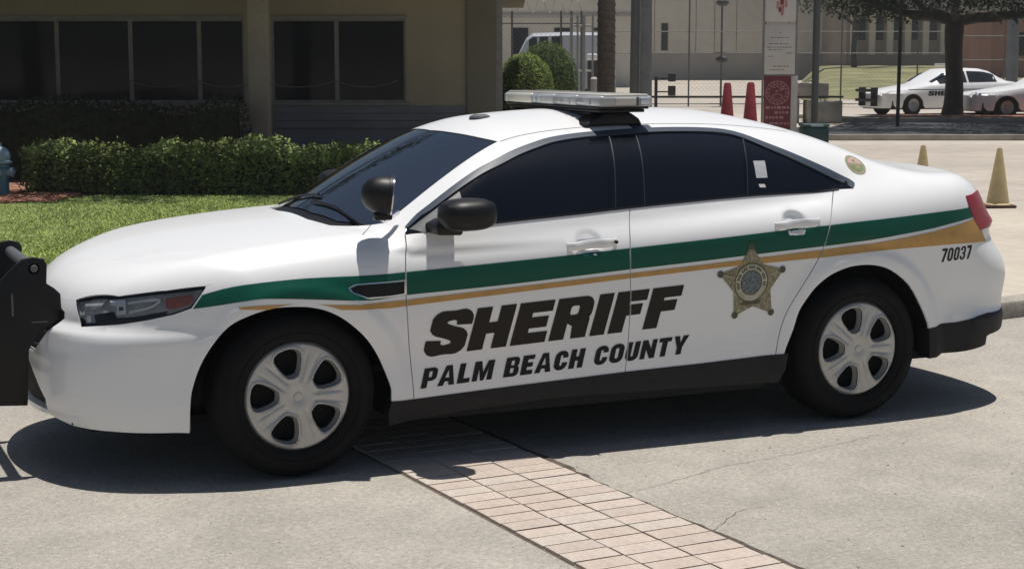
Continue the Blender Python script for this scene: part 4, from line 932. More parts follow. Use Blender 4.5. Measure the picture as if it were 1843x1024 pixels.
# raised pale walk to the right, with a kerb
kx = [(2.6, .80), (3.4, .94), (5.693, 1.31), (5.918, 1.345), (12, 2.3)]
b = MB(); b.add([(x, y, .120) for x, y in [(2.65, 1.0), (5.66, 1.47), (5.9, 1.505), (12, 2.47), (22, 4.1), (22, 5.2), (10.77, 6.95), (10.528, 7.03), (5.6, 8.2), (3.6, 6.6), (2.65, 2.2)]], [tuple(range(11))]); tag(b.build('sidewalk', M['concrete2']), kind='structure')
b = MB()
kl = [(2.55, .80), (3.4, .935), (4.6, 1.13), (5.693, 1.31), (7.5, 1.60), (12, 2.31), (22, 3.9)]
kd = Vector((-.157, .988, 0))
pts = [Vector((x, y, 0)) for x, y in kl]; prof = [(0, -.01), (0, .085), (.012, .112), (.035, .124), (.165, .126), (.165, .0)]
vs = [p+kd*u+Vector((0, 0, z)) for p in pts for u, z in prof]; k = len(prof)
b.add(vs, [(i*k+j, (i+1)*k+j, (i+1)*k+j+1, i*k+j+1) for i in range(len(pts)-1) for j in range(k-1)]); tag(b.build('kerb', M['kerb'], smooth=True), kind='structure')
# yard behind the walk, asphalt strip, far yard
sheet('rear_yard', W2([(-1.2, 16.5), (40, 16.5), (40, 36.5), (-1.2, 36.5)]), -.004, M['concrete3'])
sheet('asphalt_lane', W2([(5.8, 37.0), (45, 37.0), (45, 46.5), (9.6, 47.5), (5.8, 44.0)]), .0, M['asphalt'])
sheet('far_pavement', W2([(5.0, 43.5), (8.2, 43.5), (10.1, 48.6), (8.5, 52), (5, 52)]), .002, M['concrete2'])
b = MB()
for q0, q1 in (((8.5, 47.0), (45, 44.5)), ((5.8, 36.6), (45, 36.6)), ((8.4, 49.9), (10.5, 46.6))):
    p0 = Vector(S(*q0)); p1 = Vector(S(*q1)); t = (p1-p0); L_ = t.length; ang = math.atan2(t.y, t.x)
    b.box(0, L_, -.08, .08, -.01, .12, Matrix.Translation(p0) @ Matrix.Rotation(ang, 4, 'Z'))
tag(b.build('far_kerb', M['kerb']), kind='structure')
bm_ = sheet('tree_bed', W2([(9.9, 48.5), (10.8, 46.9), (18, 46.3), (18, 51.0), (14.5, 51.3), (10.8, 49.8)]), .10, M['mulch'])
# lawn (left), soil beds
sheet('lawn', W2([(-30, 12.5), (-1.4, 12.5), (-1.2, 26), (-30, 26)]), .006, M['grass'])
sheet('mulch_bed', W2([(-30, 20.4), (-6.3, 20.5), (-5.75, 21.0), (-5.5, 21.7), (-3.0, 22.1), (-.6, 22.0), (-.4, 27.8), (-30, 27.8)]), .016, M['mulch'])
# grassy bank far right, rising away
gb_ = MB(); cols = np.linspace(0, 1, 16); rows = [(72, 0), (78, .08), (85, .3), (95, .65), (110, 1.1), (135, 1.25)]
gb_.add([S(.172*d+(42-.172*d)*c, d, (z+.04*math.sin(c*40+d))*min(1, c*14)) for d, z in rows for c in cols], [(r*16+c, r*16+c+1, (r+1)*16+c+1, (r+1)*16+c) for r in range(5) for c in range(15)])
tag(gb_.build('grass_bank', M['grassfar'], smooth=True), kind='structure')
# ------------------------------------------------------------------ paver strip: 3 columns of clay pavers, each one a piece
u_ = Vector((.998, -.061, 0)); v_ = Vector((-.061, -.998, 0)) ; v_ = Vector((.062, -.998, 0)); u_ = Vector((.998, .062, 0))
strip = empty('paver_strip', (.375, -.20, 0), 0, 'strip of pinkish clay pavers running from under the patrol car to the bottom edge', 'paver strip')
def SP(u, v, z=0): return Vector((0, 0, z))+u_*u+v_*v
b = MB(); b.add([SP(-.006, -2.0, .002), SP(.660, -2.0, .002), SP(.660, 3.9, .002), SP(-.006, 3.9, .002)], [(0, 3, 2, 1)]); b.build('sand_bed', M['mortar'], strip)
rng = random.Random(3)
cols3 = [(0, .198), (.206, .414), (.422, .650)]
bmesh_cache = {}
for (c0, c1) in cols3:
    for mi in range(len(M['brick'])):
        for vv in range(2):
            b = MB(); b.box(0, c1-c0, 0, .103, 0, .011+.001*vv); me = b.mesh('paver'); me.materials.append(M['brick'][mi]); bmesh_cache[(c0, mi, vv)] = me
rz = math.atan2(u_.y, u_.x)
for (c0, c1) in cols3:
    off = rng.uniform(-.008, .008)
    for r in range(-10, 33):
        v0 = r*.1115+off; mi = rng.choices([0, 1, 2, 3], [3, 5, 3, 2])[0]
        o = bpy.data.objects.new('brick', bmesh_cache[(c0, mi, rng.randrange(2))]); COL.objects.link(o); o.parent = strip
        p = SP(c0+rng.uniform(-.002, .002), v0+.103+rng.uniform(-.0015, .0015), .001+rng.uniform(0, .0015)); o.location = p; o.rotation_euler = (rng.uniform(-.004, .004), rng.uniform(-.003, .003), rz+rng.uniform(-.006, .006))
        bv = None
# crumbling joint along the right edge
b = MB(); n = 90; rng = random.Random(5); L1 = []; L2 = []
for i in range(n):
    v = -1.6+5.6*i/(n-1); w0 = .662+.008*math.sin(v*3); wid = .018+.012*rng.random()+(.02 if .7 < v < 1.3 and rng.random() < .5 else 0)
    p = Vector(strip.location); L1.append(p+SP(w0, v, .0035)); L2.append(p+SP(w0+wid, v, .0035))
b.add(L1+L2, [(i, i+n, i+n+1, i+1) for i in range(n-1)]); o = b.build('pavement_joint', M['joint']); o.data.flip_normals() if o.data.polygons[0].normal.z < 0 else None; tag(o, kind='structure')
# a few hairline cracks and small stones on the pavement
def crack(name, pts, w):
    rg = random.Random(len(pts)*7); P = []
    for i in range(len(pts)-1):
        a, c = Vector((*pts[i], 0)), Vector((*pts[i+1], 0)); m = max(3, int((c-a).length/.035))
        for j in range(m): P.append(a.lerp(c, j/m)+Vector((rg.uniform(-.008, .008), rg.uniform(-.008, .008), 0)))
    bb = MB(); L1 = []; L2 = []
    for i, p in enumerate(P):
        t = (P[min(i+1, len(P)-1)]-P[max(i-1, 0)]).normalized(); nn = Vector((-t.y, t.x, 0)); ww = w*(.35+rg.random()*.9)
        L1.append(p+nn*ww+Vector((0, 0, .003))); L2.append(p-nn*ww+Vector((0, 0, .003)))
    bb.add(L1+L2, [(i, i+1, i+1+len(P), i+len(P)) for i in range(len(P)-1)]); o = bb.build(name, M['joint'])
    if o.data.polygons[0].normal.z < 0: o.data.flip_normals()
    tag(o, kind='structure')
crack('pavement_crack', [(1.10, -1.75), (1.35, -1.66), (1.75, -1.50), (2.2, -1.42), (2.8, -1.25)], .0013)
crack('pavement_crack', [(1.20, -2.35), (1.42, -2.15), (1.60, -2.12)], .0014)
rg = random.Random(11); b = MB()
for k in range(110):
    x = rg.uniform(-1.8, 4.5); y = rg.uniform(-3.6, -1.05); r = rg.choice([.003, .004, .005, .007])
    if .35 < x < 1.1: continue
    b.lathe([(0, r*.8), (r*.8, r*.5), (r, 0)], 6, Matrix.Translation((x, y, 0)) @ Matrix.Rotation(rg.random()*6, 4, 'Z') @ Matrix.Diagonal((1, .6+.4*rg.random(), 1, 1)))
tag(b.build('loose_grit', M['kerb'], smooth=True), kind='stuff')
# ------------------------------------------------------------------ leaf scatter
def leaves(b, pts, size, rg, up=.4, asp=.5):
    """one bent leaf (two triangles folded) per point"""
    for p, nrm in pts:
        s_ = size*rg.uniform(.6, 1.35); t = Vector((rg.gauss(0, 1), rg.gauss(0, 1), rg.gauss(0, .6)+up)); t.normalize(); n1 = (Vector(nrm)+Vector((rg.gauss(0, .5), rg.gauss(0, .5), rg.gauss(0, .5)))).normalized()
        w = t.cross(n1)
        if w.length < .05: continue
        w.normalize(); p = Vector(p); b.add([p, p+t*s_*.5+w*s_*asp*.5, p+t*s_, p+t*s_*.5-w*s_*asp*.5], [(0, 1, 2, 3)])
def hedge(name, a0, a1, d0, d1, h, mats, label, seed, dens_, size=.055, core=None, topvar=.06):
    root = site(name, (a0+a1)/2, (d0+d1)/2, label, 'hedge', 'hedges below the office windows')
    rg = random.Random(seed); A = (a1-a0)/2; D = (d1-d0)/2
    hf = lambda x: h*(1+topvar*math.sin(x*2.1+seed)+topvar*.7*math.sin(x*5.3+1))
    c = MB(); m = 24; xs = np.linspace(-A+.12, A-.12, m)
    vs = []
    for x in xs: vs += [(x, -D+.12, 0), (x, -D+.10, hf(x)*.6), (x, -D+.2, hf(x)-.10), (x, D-.2, hf(x)-.10), (x, D-.12, 0)]
    c.add(vs, [(i*5+j, i*5+j+1, (i+1)*5+j+1, (i+1)*5+j) for i in range(m-1) for j in range(4)]+[(0, 1, 2, 3, 4), tuple((m-1)*5+j for j in (4, 3, 2, 1, 0))])
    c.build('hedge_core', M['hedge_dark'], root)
    b1 = MB(); b2 = MB(); P1 = []; P2 = []
    for k in range(dens_):
        x = rg.uniform(-A, A); H = hf(x); r = rg.random(); q = .05*math.sin(x*9)+.05*math.sin(x*17+2)
        if r < .62: p = (x, -D+rg.gauss(0, .05)+q*.6+.04, rg.uniform(.02, H)); nn = (0, -1, .35)
        elif r < .92: p = (x, rg.uniform(-D, D), H+rg.gauss(0, .035)-.03+q*.5); nn = (0, -.2, 1)
        else: p = (rg.choice([-A, A])+rg.gauss(0, .04), rg.uniform(-D, D), rg.uniform(0, H)); nn = (math.copysign(1, p[0]), 0, .3)
        lit = p[2] > H-.16 and mats[2](x)  # patches of top leaves take the colour painted as sunlit
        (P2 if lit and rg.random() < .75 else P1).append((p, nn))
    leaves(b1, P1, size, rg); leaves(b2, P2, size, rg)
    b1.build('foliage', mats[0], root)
    if P2: b2.build('painted_sunlit_leaves', mats[1], root)
    # bare stems near the ground
    s_ = MB()
    for k in range(int((a1-a0)*3)):
        x = rg.uniform(-A, A); s_.tube([(x, -D+.1+rg.uniform(0, .2), 0), (x+rg.uniform(-.05, .05), -D+.1, .25)], .006, 4)
    s_.build('stem', M['bark'], root)
    return root
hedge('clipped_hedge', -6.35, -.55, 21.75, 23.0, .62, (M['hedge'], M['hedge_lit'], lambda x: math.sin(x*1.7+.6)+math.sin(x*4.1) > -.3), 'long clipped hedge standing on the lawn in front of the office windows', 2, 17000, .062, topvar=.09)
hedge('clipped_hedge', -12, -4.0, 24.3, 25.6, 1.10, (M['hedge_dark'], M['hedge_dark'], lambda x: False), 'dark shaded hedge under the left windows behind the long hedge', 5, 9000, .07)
# grass blades
rg = random.Random(8); gpu = MB(); cnt = 0
V = []; Fc = []
for k in range(70000):
    d = 12.5+(rg.random()**1.0)*9.3; a = rg.uniform(-.37, .03)*d
    if a > -1.45: a = -1.45-rg.random()*3
    if d > 20.3 and a < -5.7: continue
    x, y, _ = S(a, d); h = rg.uniform(.012, .034); an = rg.random()*6.28; w = rg.uniform(.003, .006)*1.6; dx, dy = math.cos(an)*w, math.sin(an)*w; lx, ly = rg.gauss(0, .014), rg.gauss(0, .014)
    i = len(V); V += [(x-dx, y-dy, .004), (x+dx, y+dy, .004), (x+lx, y+ly, h)]; Fc.append((i, i+1, i+2))
gm = bpy.data.meshes.new('grass_blades'); gm.from_pydata(V, [], Fc); tag(link('grass', gm, M['blade']), kind='stuff')
# mulch chips
rg = random.Random(9); b = MB()
for k in range(2500):
    a = rg.uniform(-7.6, -5.6); d = 20.5+rg.random()*1.6
    mt = Matrix.Translation(S(a, d, .03+rg.random()*.02)) @ Matrix.Rotation(rg.random()*6, 4, 'Z') @ Matrix.Rotation(rg.uniform(-.5, .5), 4, 'X'); l = rg.uniform(.015, .05)
    b.box(-l, l, -.008, .008, -.003, .003, mt)
tag(b.build('bark_chips', M['mulch']), kind='stuff')
# ------------------------------------------------------------------ round topiary bushes
def bush(a, d, rx, rz_, zc, mat, label, seed, n=17000, size=.042):
    root = site('topiary_bush', a, d, label, 'bush', 'round clipped bushes beside the fence'); rg = random.Random(seed)
    b = MB(); b.lathe([(0.02, zc+rz_*.93), (rx*.5, zc+rz_*.80), (rx*.82, zc+rz_*.45), (rx*.92, zc), (rx*.8, zc-rz_*.5), (rx*.5, .05)], 20); b.build('bush_core', M['hedge_dark'], root)
    b = MB(); P = []
    for k in range(n):
        z = rg.uniform(-.9, 1); t = rg.random()*6.283; r = math.sqrt(1-z*z); lump = 1+.025*math.sin(t*5+z*4)+.02*math.sin(t*9-z*7); q = rg.uniform(.95, 1.02)*lump
        p = (rx*r*math.cos(t)*q, rx*r*math.sin(t)*q, max(.03, zc+rz_*z*q)); P.append((p, (r*math.cos(t), r*math.sin(t), z)))
    leaves(b, P, size, rg, .2); b.build('foliage', mat, root)
    b = MB(); b.tube([(0, 0, 0), (.02, 0, .4)], .06, 8); b.build('trunk', M['bark'], root)
bush(.32, 42, .72, .98, .90, M['bush'], 'rounded clipped green bush nearest the building corner, in front of the other bush', 3)
bush(.95, 46, .85, 1.15, 1.05, M['bush2'], 'taller squarish green bush behind the round one, beside the fence gate', 4)
# ------------------------------------------------------------------ office building on the left
D0 = 28.0
ob = site('office_building', -4, D0, 'low olive stucco office building with a row of dark windows on the left', 'building')
b = MB(); X0, X1 = -14, 3.68
def wallseg(bb, x0, x1, z0, z1, y0=0, y1=.25): bb.box(x0, x1, y0, y1, z0, z1)
wl = -10.0; g1l, g1r, g2l, g2r = -9.0, -.44, .015, 2.235; zs, zt = 1.045, 2.415
wallseg(b, X0, X1, zt, 3.3); wallseg(b, X0, g1l, .62, zt); wallseg(b, g1r, g2l, .62, zt); wallseg(b, g2r, X1-.42, .62, zt)
wallseg(b, g1l, g1r, .62, zs); wallseg(b, g2l, g2r, .62, zs)
b.build('wall', M['wall'], ob)
b = MB(); b.box(X1-.42, X1+.06, -.06, .30, 0, 3.3); b.build('corner_pier', M['wall2'], ob)
b = MB(); b.box(X1+.06, X1+.16, -.02, .35, 0, 3.3); b.build('corner_trim', M['frame'], ob)
b = MB(); b.box(X0, X1, .25, 14, 0, 3.3); b.build('building_mass', M['wall2'], ob)
b = MB(); b.box(X0, X1-.42, .03, .24, 0, .62); b.build('base_wall', M['siding'], ob)
for i, (z0, z1) in enumerate(((.63, .74), (.75, .86), (.87, .98))):
    b = MB(); b.box(.05, X1-.45, -.045-.01*(2-i), -.002, z0, z1); b.build('siding_board', M['siding'], ob)
b = MB(); b.box(g1l-.1, g1r, -.07, -.002, zs-.05, zs); b.box(g2l, g2r+.05, -.07, -.002, zs-.05, zs); b.build('window_ledge', M['frame'], ob)
b = MB(); b.box(g1l-.1, g1r, -.06, -.003, zt, zt+.05); b.box(g2l, g2r+.03, -.06, -.003, zt, zt+.05); b.build('window_head', M['frame'], ob)
for gl, gr, muls in ((g1l, g1r, [-7.6, -4.9+0, -3.55, -2.33, -1.19]), (g2l, g2r, [1.09])):
    edges = [gl]+[m for m in muls if gl < m < gr]+[gr]
    for x0, x1 in zip(edges[:-1], edges[1:]):
        w_ = MB(); t = .035
        w_.box(x0, x0+t, .04, .12, zs, zt); w_.box(x1-t, x1, .04, .12, zs, zt); w_.box(x0+t, x1-t, .04, .12, zs, zs+t); w_.box(x0+t, x1-t, .04, .12, zt-t, zt)
        fr = w_.build('window', M['frame'], ob); p = MB(); p.box(x0+t, x1-t, .08, .10, zs+t, zt-t); p.build('pane', M['pane'], fr)
# blinds/ceiling light seen as a paler band inside: a real blind panel just behind each upper pane is not resolvable; keep the soffit
b = MB(); b.box(X0, X1+.6, -3.6, 14, 3.0, 3.35); b.build('roof_overhang', M['ceiling'], ob)
b = MB(); b.box(X0, X1+.62, -3.66, -3.60, 2.95, 3.5); b.build('fascia', M['wall'], ob)
c_ = site('porch_column', -3.82, 25.5, 'square concrete column holding the office roof between the two window groups', 'column')
rbox('shaft', -.15, .15, -.15, .15, 0, 3.0, M['colm'], c_, .015); rbox('plinth', -.19, .19, -.19, .19, 0, .12, M['colm'], c_, .01)
# swags and hooks added in place of a chain's reflection in the panes
cf = site('chain_reflection', -4, 27.9, 'thin pale chain hanging in swags across the lower office window panes', 'chain')
xsp = [-2.33, -1.19, -.2, 1.09, 2.1]; b = MB()
for x0, x1 in zip(xsp[:-1], xsp[1:]):
    b.tube([(x0+(x1-x0)*t, 0, 1.40-.10*(1-(2*t-1)**2)) for t in np.linspace(0, 1, 13)], .008, 5)
b.build('chain', M['frame'], cf)
for x in xsp: bb = MB(); bb.tube([(x, 0, 1.40), (x, .14, 1.40)], .012, 8); bb.build('added_hook', M['frame'], cf)
# ------------------------------------------------------------------ hydrant
hy = site('fire_hydrant', -6.56, 21.45, 'blue fire hydrant with pale blue bonnet at the left end of the hedge', 'fire hydrant')
b = MB(); b.lathe([(0, 0), (.16, 0), (.16, .03), (.105, .04), (.10, .38), (.125, .40), (.125, .425), (.105, .43), (0, .43)], 20); b.build('barrel', M['hydr'], hy, smooth=True)
b = MB(); b.lathe([(.105, .43), (.15, .445), (.15, .47), (.125, .48), (.135, .52), (.125, .58), (.09, .63), (.04, .655), (.03, .66), (.03, .70), (0, .70)], 20); b.build('bonnet', M['hydr2'], hy, smooth=True)
for ang in (0, math.pi, -math.pi/2):
    b = MB(); b.lathe([(.045, .08), (.055, .08), (.055, .13), (.062, .135), (.062, .165), (.02, .17), (.02, .19), (0, .19)], 14, Matrix.Translation((0, 0, .33)) @ Matrix.Rotation(ang, 4, 'Z') @ Matrix.Rotation(math.pi/2, 4, 'Y')); b.build('outlet_cap', M['hydr2'], hy, smooth=True)
# ------------------------------------------------------------------ traffic cones
def cone(a, d, label, h=.71, z=.0):
    r_0 = site('traffic_cone', a, d, label, 'cone', 'faded traffic cones behind the patrol car', z)
    b = MB(); b.box(-.18, .18, -.18, .18, 0, .035); b.build('base', M['coneb'], r_0, bevel=.012)
    b = MB(); b.lathe([(.15, .035), (.135, .05), (.033, h-.02), (.028, h), (.018, h), (.02, h-.03)], 28); b.build('cone_body', M['coney'], r_0, smooth=True)
    return r_0
cone(5.85, 20.1, 'sun faded orange traffic cone on the pale walk beside the red tail lamp', z=0.0)
cone(5.08, 20.7, 'sun faded orange traffic cone showing only its tip above the boot lid', z=0.0)
def rcone(a, d, label, h):
    r_0 = site('traffic_cone', a, d, label, 'cone', 'red cones beside the barrier arm')
    b = MB(); b.box(-.22, .22, -.22, .22, 0, .05); b.build('base', M['conered'], r_0, bevel=.01)
    b = MB(); b.lathe([(.19, .05), (.085, h-.05), (.06, h), (0, h)], 24); b.build('cone_body', M['conered'], r_0, smooth=True)
    b = MB(); b.lathe([(.178, .20), (.145, .50)], 24); b.lathe([(.128, .66), (.115, .78)], 24); b.build('reflective_band', M['conepink'], r_0, smooth=True)
rcone(4.90, 38.3, 'narrower dark red cone left of the pair by the barrier arm', 1.22)
rcone(5.33, 37.6, 'broader red cone nearest the red sign panel', 1.24)
# ------------------------------------------------------------------ palm, poles
def trunkpts(h, lean=.0): return [(lean*z, .02*math.sin(z), z) for z in np.linspace(0, h, 14)]
pm_ = site('palm_tree', 2.12, 38, 'straight brown palm trunk rising behind the roof light bar', 'palm')
b = MB(); b.tube(trunkpts(8.2), [.24]+[.20]*4+[.19]*9, 14); b.build('trunk', M['palmbark'], pm_, smooth=True)
b = MB()
for k in range(44): b.lathe([(.201, .05+k*.18), (.214, .08+k*.18), (.203, .12+k*.18)], 14)
b.build('trunk_rings', M['palmbark'], pm_, smooth=True)
rg = random.Random(4)
for k in range(14):
    a = k*2.4; b = MB(); L_ = 2.3; pts = [(math.cos(a)*L_*t, math.sin(a)*L_*t, 8.1+1.0*t-2.0*t*t) for t in np.linspace(0, 1, 9)]; b.tube(pts, [.03-.003*i for i in range(9)], 5)
    for i in range(1, 9):
        for q in range(4):
            t = (i-1+q/4)/8; p = Vector((math.cos(a)*L_*t, math.sin(a)*L_*t, 8.1+1.0*t-2.0*t*t)); sd_ = Vector((-math.sin(a), math.cos(a), 0))
            for s in (-1, 1): e = p+sd_*s*.55+Vector((math.cos(a)*.25, math.sin(a)*.25, -.25)); dn = Vector((math.cos(a), math.sin(a), 0))*.03; b.add([p-dn, p+dn, e], [(0, 1, 2)])
    b.build('frond', M['frond'], pm_)
cp = site('utility_pole', 2.60, 34, 'thick grey concrete utility pole right of the palm trunk', 'pole')
b = MB(); b.tube([(0, 0, 0), (0, 0, 8)], [.235, .17], 20); b.build('shaft', M['polec'], cp, smooth=True)
b = MB(); b.tube([(-.05, -.245, .0), (-.05, -.235, 3.4), (-.05, -.23, 6)], .02, 8); b.build('conduit', M['frame'], cp, smooth=True)
sp2 = site('sign_post', 6.12, 34, 'slim dark grey metal pole between the sign panels and the concrete blocks', 'pole')
b = MB(); b.tube([(0, 0, 0), (0, 0, 6.5)], .072, 14); b.build('shaft', M['polem'], sp2, smooth=True); b = MB(); b.lathe([(0, .02), (.15, .02), (.15, 0)], 14); b.build('base_plate', M['polem'], sp2)
fp = site('thin_post', 10.1, 44, 'thin black post in front of the far patrol car', 'post'); b = MB(); b.tube([(0, 0, 0), (0, 0, 5)], .05, 10); b.build('shaft', M['black'], fp, smooth=True)
fp = site('street_pole', 16.6, 56, 'grey lamp pole behind the far cars on the right', 'pole'); b = MB(); b.tube([(0, 0, 0), (0, 0, 9)], [.2, .14], 12); b.build('shaft', M['polec'], fp, smooth=True)
wp_ = site('white_bollard', 1.95, 40, 'short white bollard at the foot of the palm', 'bollard'); b = MB(); b.tube([(0, 0, 0), (0, 0, 1.28)], .09, 12); b.lathe([(.09, 1.28), (.06, 1.32), (0, 1.33)], 12); b.build('bollard_post', M['signw'], wp_, smooth=True)
# ------------------------------------------------------------------ barrier gate
gt_ = site('barrier_gate', 3.42, 40, 'dark barrier arm with counterweight frame crossing behind the car roof', 'barrier')
b = MB(); b.box(-.035, .035, -.05, .05, 0, 1.34); b.build('gate_post', M['gate'], gt_, bevel=.005)
b = MB(); b.box(-.35, 4.45, -.045, -.005+.04, .835, .885); b.build('barrier_arm', M['gate'], gt_)
b = MB(); b.box(0, .34, -.02, .02, 1.28, 1.31); b.box(0, .34, -.02, .02, .965, .995); b.build('frame_bar', M['gate'], gt_)
rbox('counterweight', .29, .46, -.08, .08, 1.22, 1.42, M['gate'], gt_, .01); rbox('counterweight', .29, .46, -.08, .08, .89, 1.12, M['gate'], gt_, .01)
# ------------------------------------------------------------------ sign pillar
sg = site('sign_stand', 5.40, 34, 'tall narrow sign stand with two white notices above a dark red emblem panel', 'sign')
b = MB(); b.box(-.36, -.325, -.02, .04, 0, 4.4); b.build('stand_leg', M['frame'], sg); b = MB(); b.box(.30, .335, -.02, .04, 0, 4.4); b.build('stand_leg', M['frame'], sg)
def board(nm, z0, z1, m, x0=-.32, x1=.295): return rbox(nm, x0, x1, -.035, -.005, z0, z1, m, sg, .004)
t1 = board('top_notice', 2.50, 3.6, M['signw']); t2 = board('text_notice', 1.45, 2.44, M['signw']); t3 = board('emblem_panel', .30, 1.42, M['signr'], -.32, .225)
rbox('backing_board', .228, .36, -.03, -.008, .3, 1.42, M['signw'], sg, .003)
def flat(nm, polys, m, par, y=-.0365):
    bb = MB()
    for p in polys: bb.add([(x, y, z) for x, z in p], [tuple(range(len(p)))])
    o = bb.build(nm, m, par); o['kind'] = 'stuff'
    return o
rg = random.Random(21)
flat('red_cross_mark', [bx(-.035, 2.66, .055, 2.97), bx(-.10, 2.75, -.045, 2.90), bx(.065, 2.78, .12, 2.92)], M['signp'], t1)
flat('cross_detail', [bx(-.02, 2.84, .04, 2.95), bx(-.06, 2.69, .0, 2.78), bx(.0, 2.62, .035, 2.66)], M['signr'], t1, -.038)
rows = []
for i, (z, n, x0, x1) in enumerate(((2.26, 1, -.03, .02), (2.17, 3, -.20, .16), (2.05, 3, -.24, .15), (1.98, 5, -.27, .22), (1.93, 4, -.24, .05), (1.86, 2, .12, .24), (1.80, 2, -.25, -.15), (1.60, 4, -.15, .20), (1.53, 3, -.2, .1))):
    xx = x0
    while xx < x1-.01:
        l = rg.uniform(.02, .07); rows.append(bx(xx, z, min(xx+l, x1), z+.018)); xx += l+rg.uniform(.012, .03)
flat('notice_lettering', rows, M['signk'], t2)
def ring2(cx, cz, r0, r1, n=32, sx=1.): 
    return [[(cx+sx*r0*math.cos(a), cz+r0*math.sin(a)), (cx+sx*r1*math.cos(a), cz+r1*math.sin(a)), (cx+sx*r1*math.cos(b2), cz+r1*math.sin(b2)), (cx+sx*r0*math.cos(b2), cz+r0*math.sin(b2))] for a, b2 in zip(np.linspace(0, 6.283, n+1)[:-1], np.linspace(0, 6.283, n+1)[1:])]
pol = ring2(-.045, 1.08, .225, .24)+ring2(-.045, 1.08, .165, .175)+ring2(-.045, 1.0, .05, .06, 20, 1.8)
for k in range(16):
    a = k*.3927; c = (-.045+.2*math.cos(a), 1.08+.2*math.sin(a)); pol.append(bx(c[0]-.012, c[1]-.012, c[0]+.012, c[1]+.012))
for k in range(9):
    x = rg.uniform(-.15, .05); z = rg.uniform(1.08, 1.2); pol.append(bx(x, z, x+.045, z+.02))
for z, x0, x1 in ((.76, -.28, .2), (.66, -.10, .2), (.56, -.28, .12), (.44, -.2, .2)):
    xx = x0
    while xx < x1-.02: l = rg.uniform(.03, .09); pol.append(bx(xx, z, min(xx+l, x1), z+.05)); xx += l+.025
flat('emblem_print', pol, M['signp'], t3)
# ------------------------------------------------------------------ concrete blocks and bin
def block(a, d, w, dp, h, z, label):
    r_0 = site('concrete_block', a, d, label, 'concrete block', 'stacked concrete blocks', z); rbox('block_body', -w/2, w/2, -dp/2, dp/2, 0, h, M['kerb'], r_0, .03)
    bb = MB(); bb.tube([(-.08, 0, h-.01), (-.05, 0, h+.05), (.05, 0, h+.05), (.08, 0, h-.01)], .012, 6); bb.build('lifting_loop', M['gate'], r_0)
block(8.55, 46.3, .95, .8, .62, 0, 'lower concrete block at the right end of the barrier')
block(7.55, 46.6, .7, .8, .66, 0, 'lower concrete block just behind the slim pole')
block(8.25, 46.5, .85, .8, .44, .665, 'upper concrete block resting on the lower pair')
bn = site('waste_bin', 5.95, 33.0, 'low dark teal bin at the foot of the slim pole', 'bin')
rbox('bin_body', -.27, .24, -.25, .25, 0, .44, M['teal'], bn, .03); rbox('bin_lid', -.28, .25, -.26, .26, .443, .50, M['teal'], bn, .02); rbox('lid_label', -.12, .12, -.275, -.262, .45, .49, M['hydr2'], bn, 0)
# ------------------------------------------------------------------ fences
def fence(name, a0, a1, d, h, posts, rails, label, pitch=.14, r=.0028, coil=False, turn=0, pr=.03):
    root = site(name, a0, d, label, 'fence', turn=turn); W_ = a1-a0
    for x in posts: b = MB(); b.tube([(x, 0, 0), (x, 0, h+.05)], pr, 8); b.build('post', M['fencepost'], root, smooth=True)
    for z in rails: b = MB(); b.tube([(0, 0, z), (W_, 0, z)], .02, 6); b.build('rail', M['rail'], root, smooth=True)
    b = MB(); n = int((W_+h)/pitch)
    for k in range(n):
        for s in (1, -1):
            x0 = k*pitch-h if s > 0 else k*pitch; t0 = max(0, -x0 if s > 0 else x0-W_); t1 = min(h, (W_-x0) if s > 0 else x0)
            if t1 > t0: p = Vector((x0+s*t0, 0, t0)); q = Vector((x0+s*t1, 0, t1)); e = Vector((r, 0, 0)); b.add([p-e, p+e, q+e, q-e], [(0, 1, 2, 3)]); e2 = Vector((0, r, 0)); b.add([p-e2, p+e2, q+e2, q-e2], [(0, 1, 2, 3)])
    o = b.build('chain_link_mesh', M['fence'], root); o['kind'] = 'stuff'
    if coil:
        b = MB(); m = int(W_*14); b.tube([(W_*i/m, .24*math.cos(i*.9), h+.22+.24*math.sin(i*.9)) for i in range(m)], .008, 4, False); b.build('razor_wire_coil', M['fence'], root)
    return root
fence('chain_link_fence', -1.3, 2.1, 50, 3.1, [.4, 1.3, 2.75, 3.05, 3.35], [2.98, 2.78, .08], 'grey chain link fence with coiled wire between the office corner and the palm', coil=True)
fence('chain_link_fence', 2.7, 16.5, 62, 4.6, [1.0, 3.8, 6.6, 9.4, 12.2], [2.73, 1.95, .1], 'tall chain link fence in front of the beige prison wall', .16)
fence('chain_link_fence', 16.6, 40, 64, 4.8, [.0, 2.1, 5.2, 8.4, 11.6, 14.8, 18], [4.2, 2.6, 1.7, .1], 'chain link fence crossing behind the far parked cars', .18, turn=.05)
gp = site('gate_frame', 1.72, 49, 'light grey gate frame with double posts beside the bushes', 'gate')
for x in (.0, .18, .36, .62): b = MB(); b.tube([(x, 0, 0), (x, 0, 3.0)], .045 if x in (.0, .36) else .03, 10); b.build('post', M['fence'], gp, smooth=True)
b = MB(); b.tube([(0, 0, 2.7), (.62, 0, 2.7)], .03, 8); b.tube([(0, 0, 1.4), (.62, 0, 1.4)], .03, 8); b.build('rail', M['fence'], gp)
# floodlights on a thin pole in front of the wall
fl = site('floodlight_pole', 7.75, 62.5, 'thin pole with two dark floodlight heads in front of the beige wall', 'light pole')
b = MB(); b.tube([(0, 0, 0), (0, 0, 4.5)], .04, 8); b.build('shaft', M['fencepost'], fl)
for z in (1.70, 3.78): b = MB(); b.lathe([(0, -.13), (.16, -.10), (.24, -.02), (.22, .08), (.1, .13), (0, .14)], 14, Matrix.Translation((0, -.1, z))); b.build('lamp_head', M['gate'], fl, smooth=True)
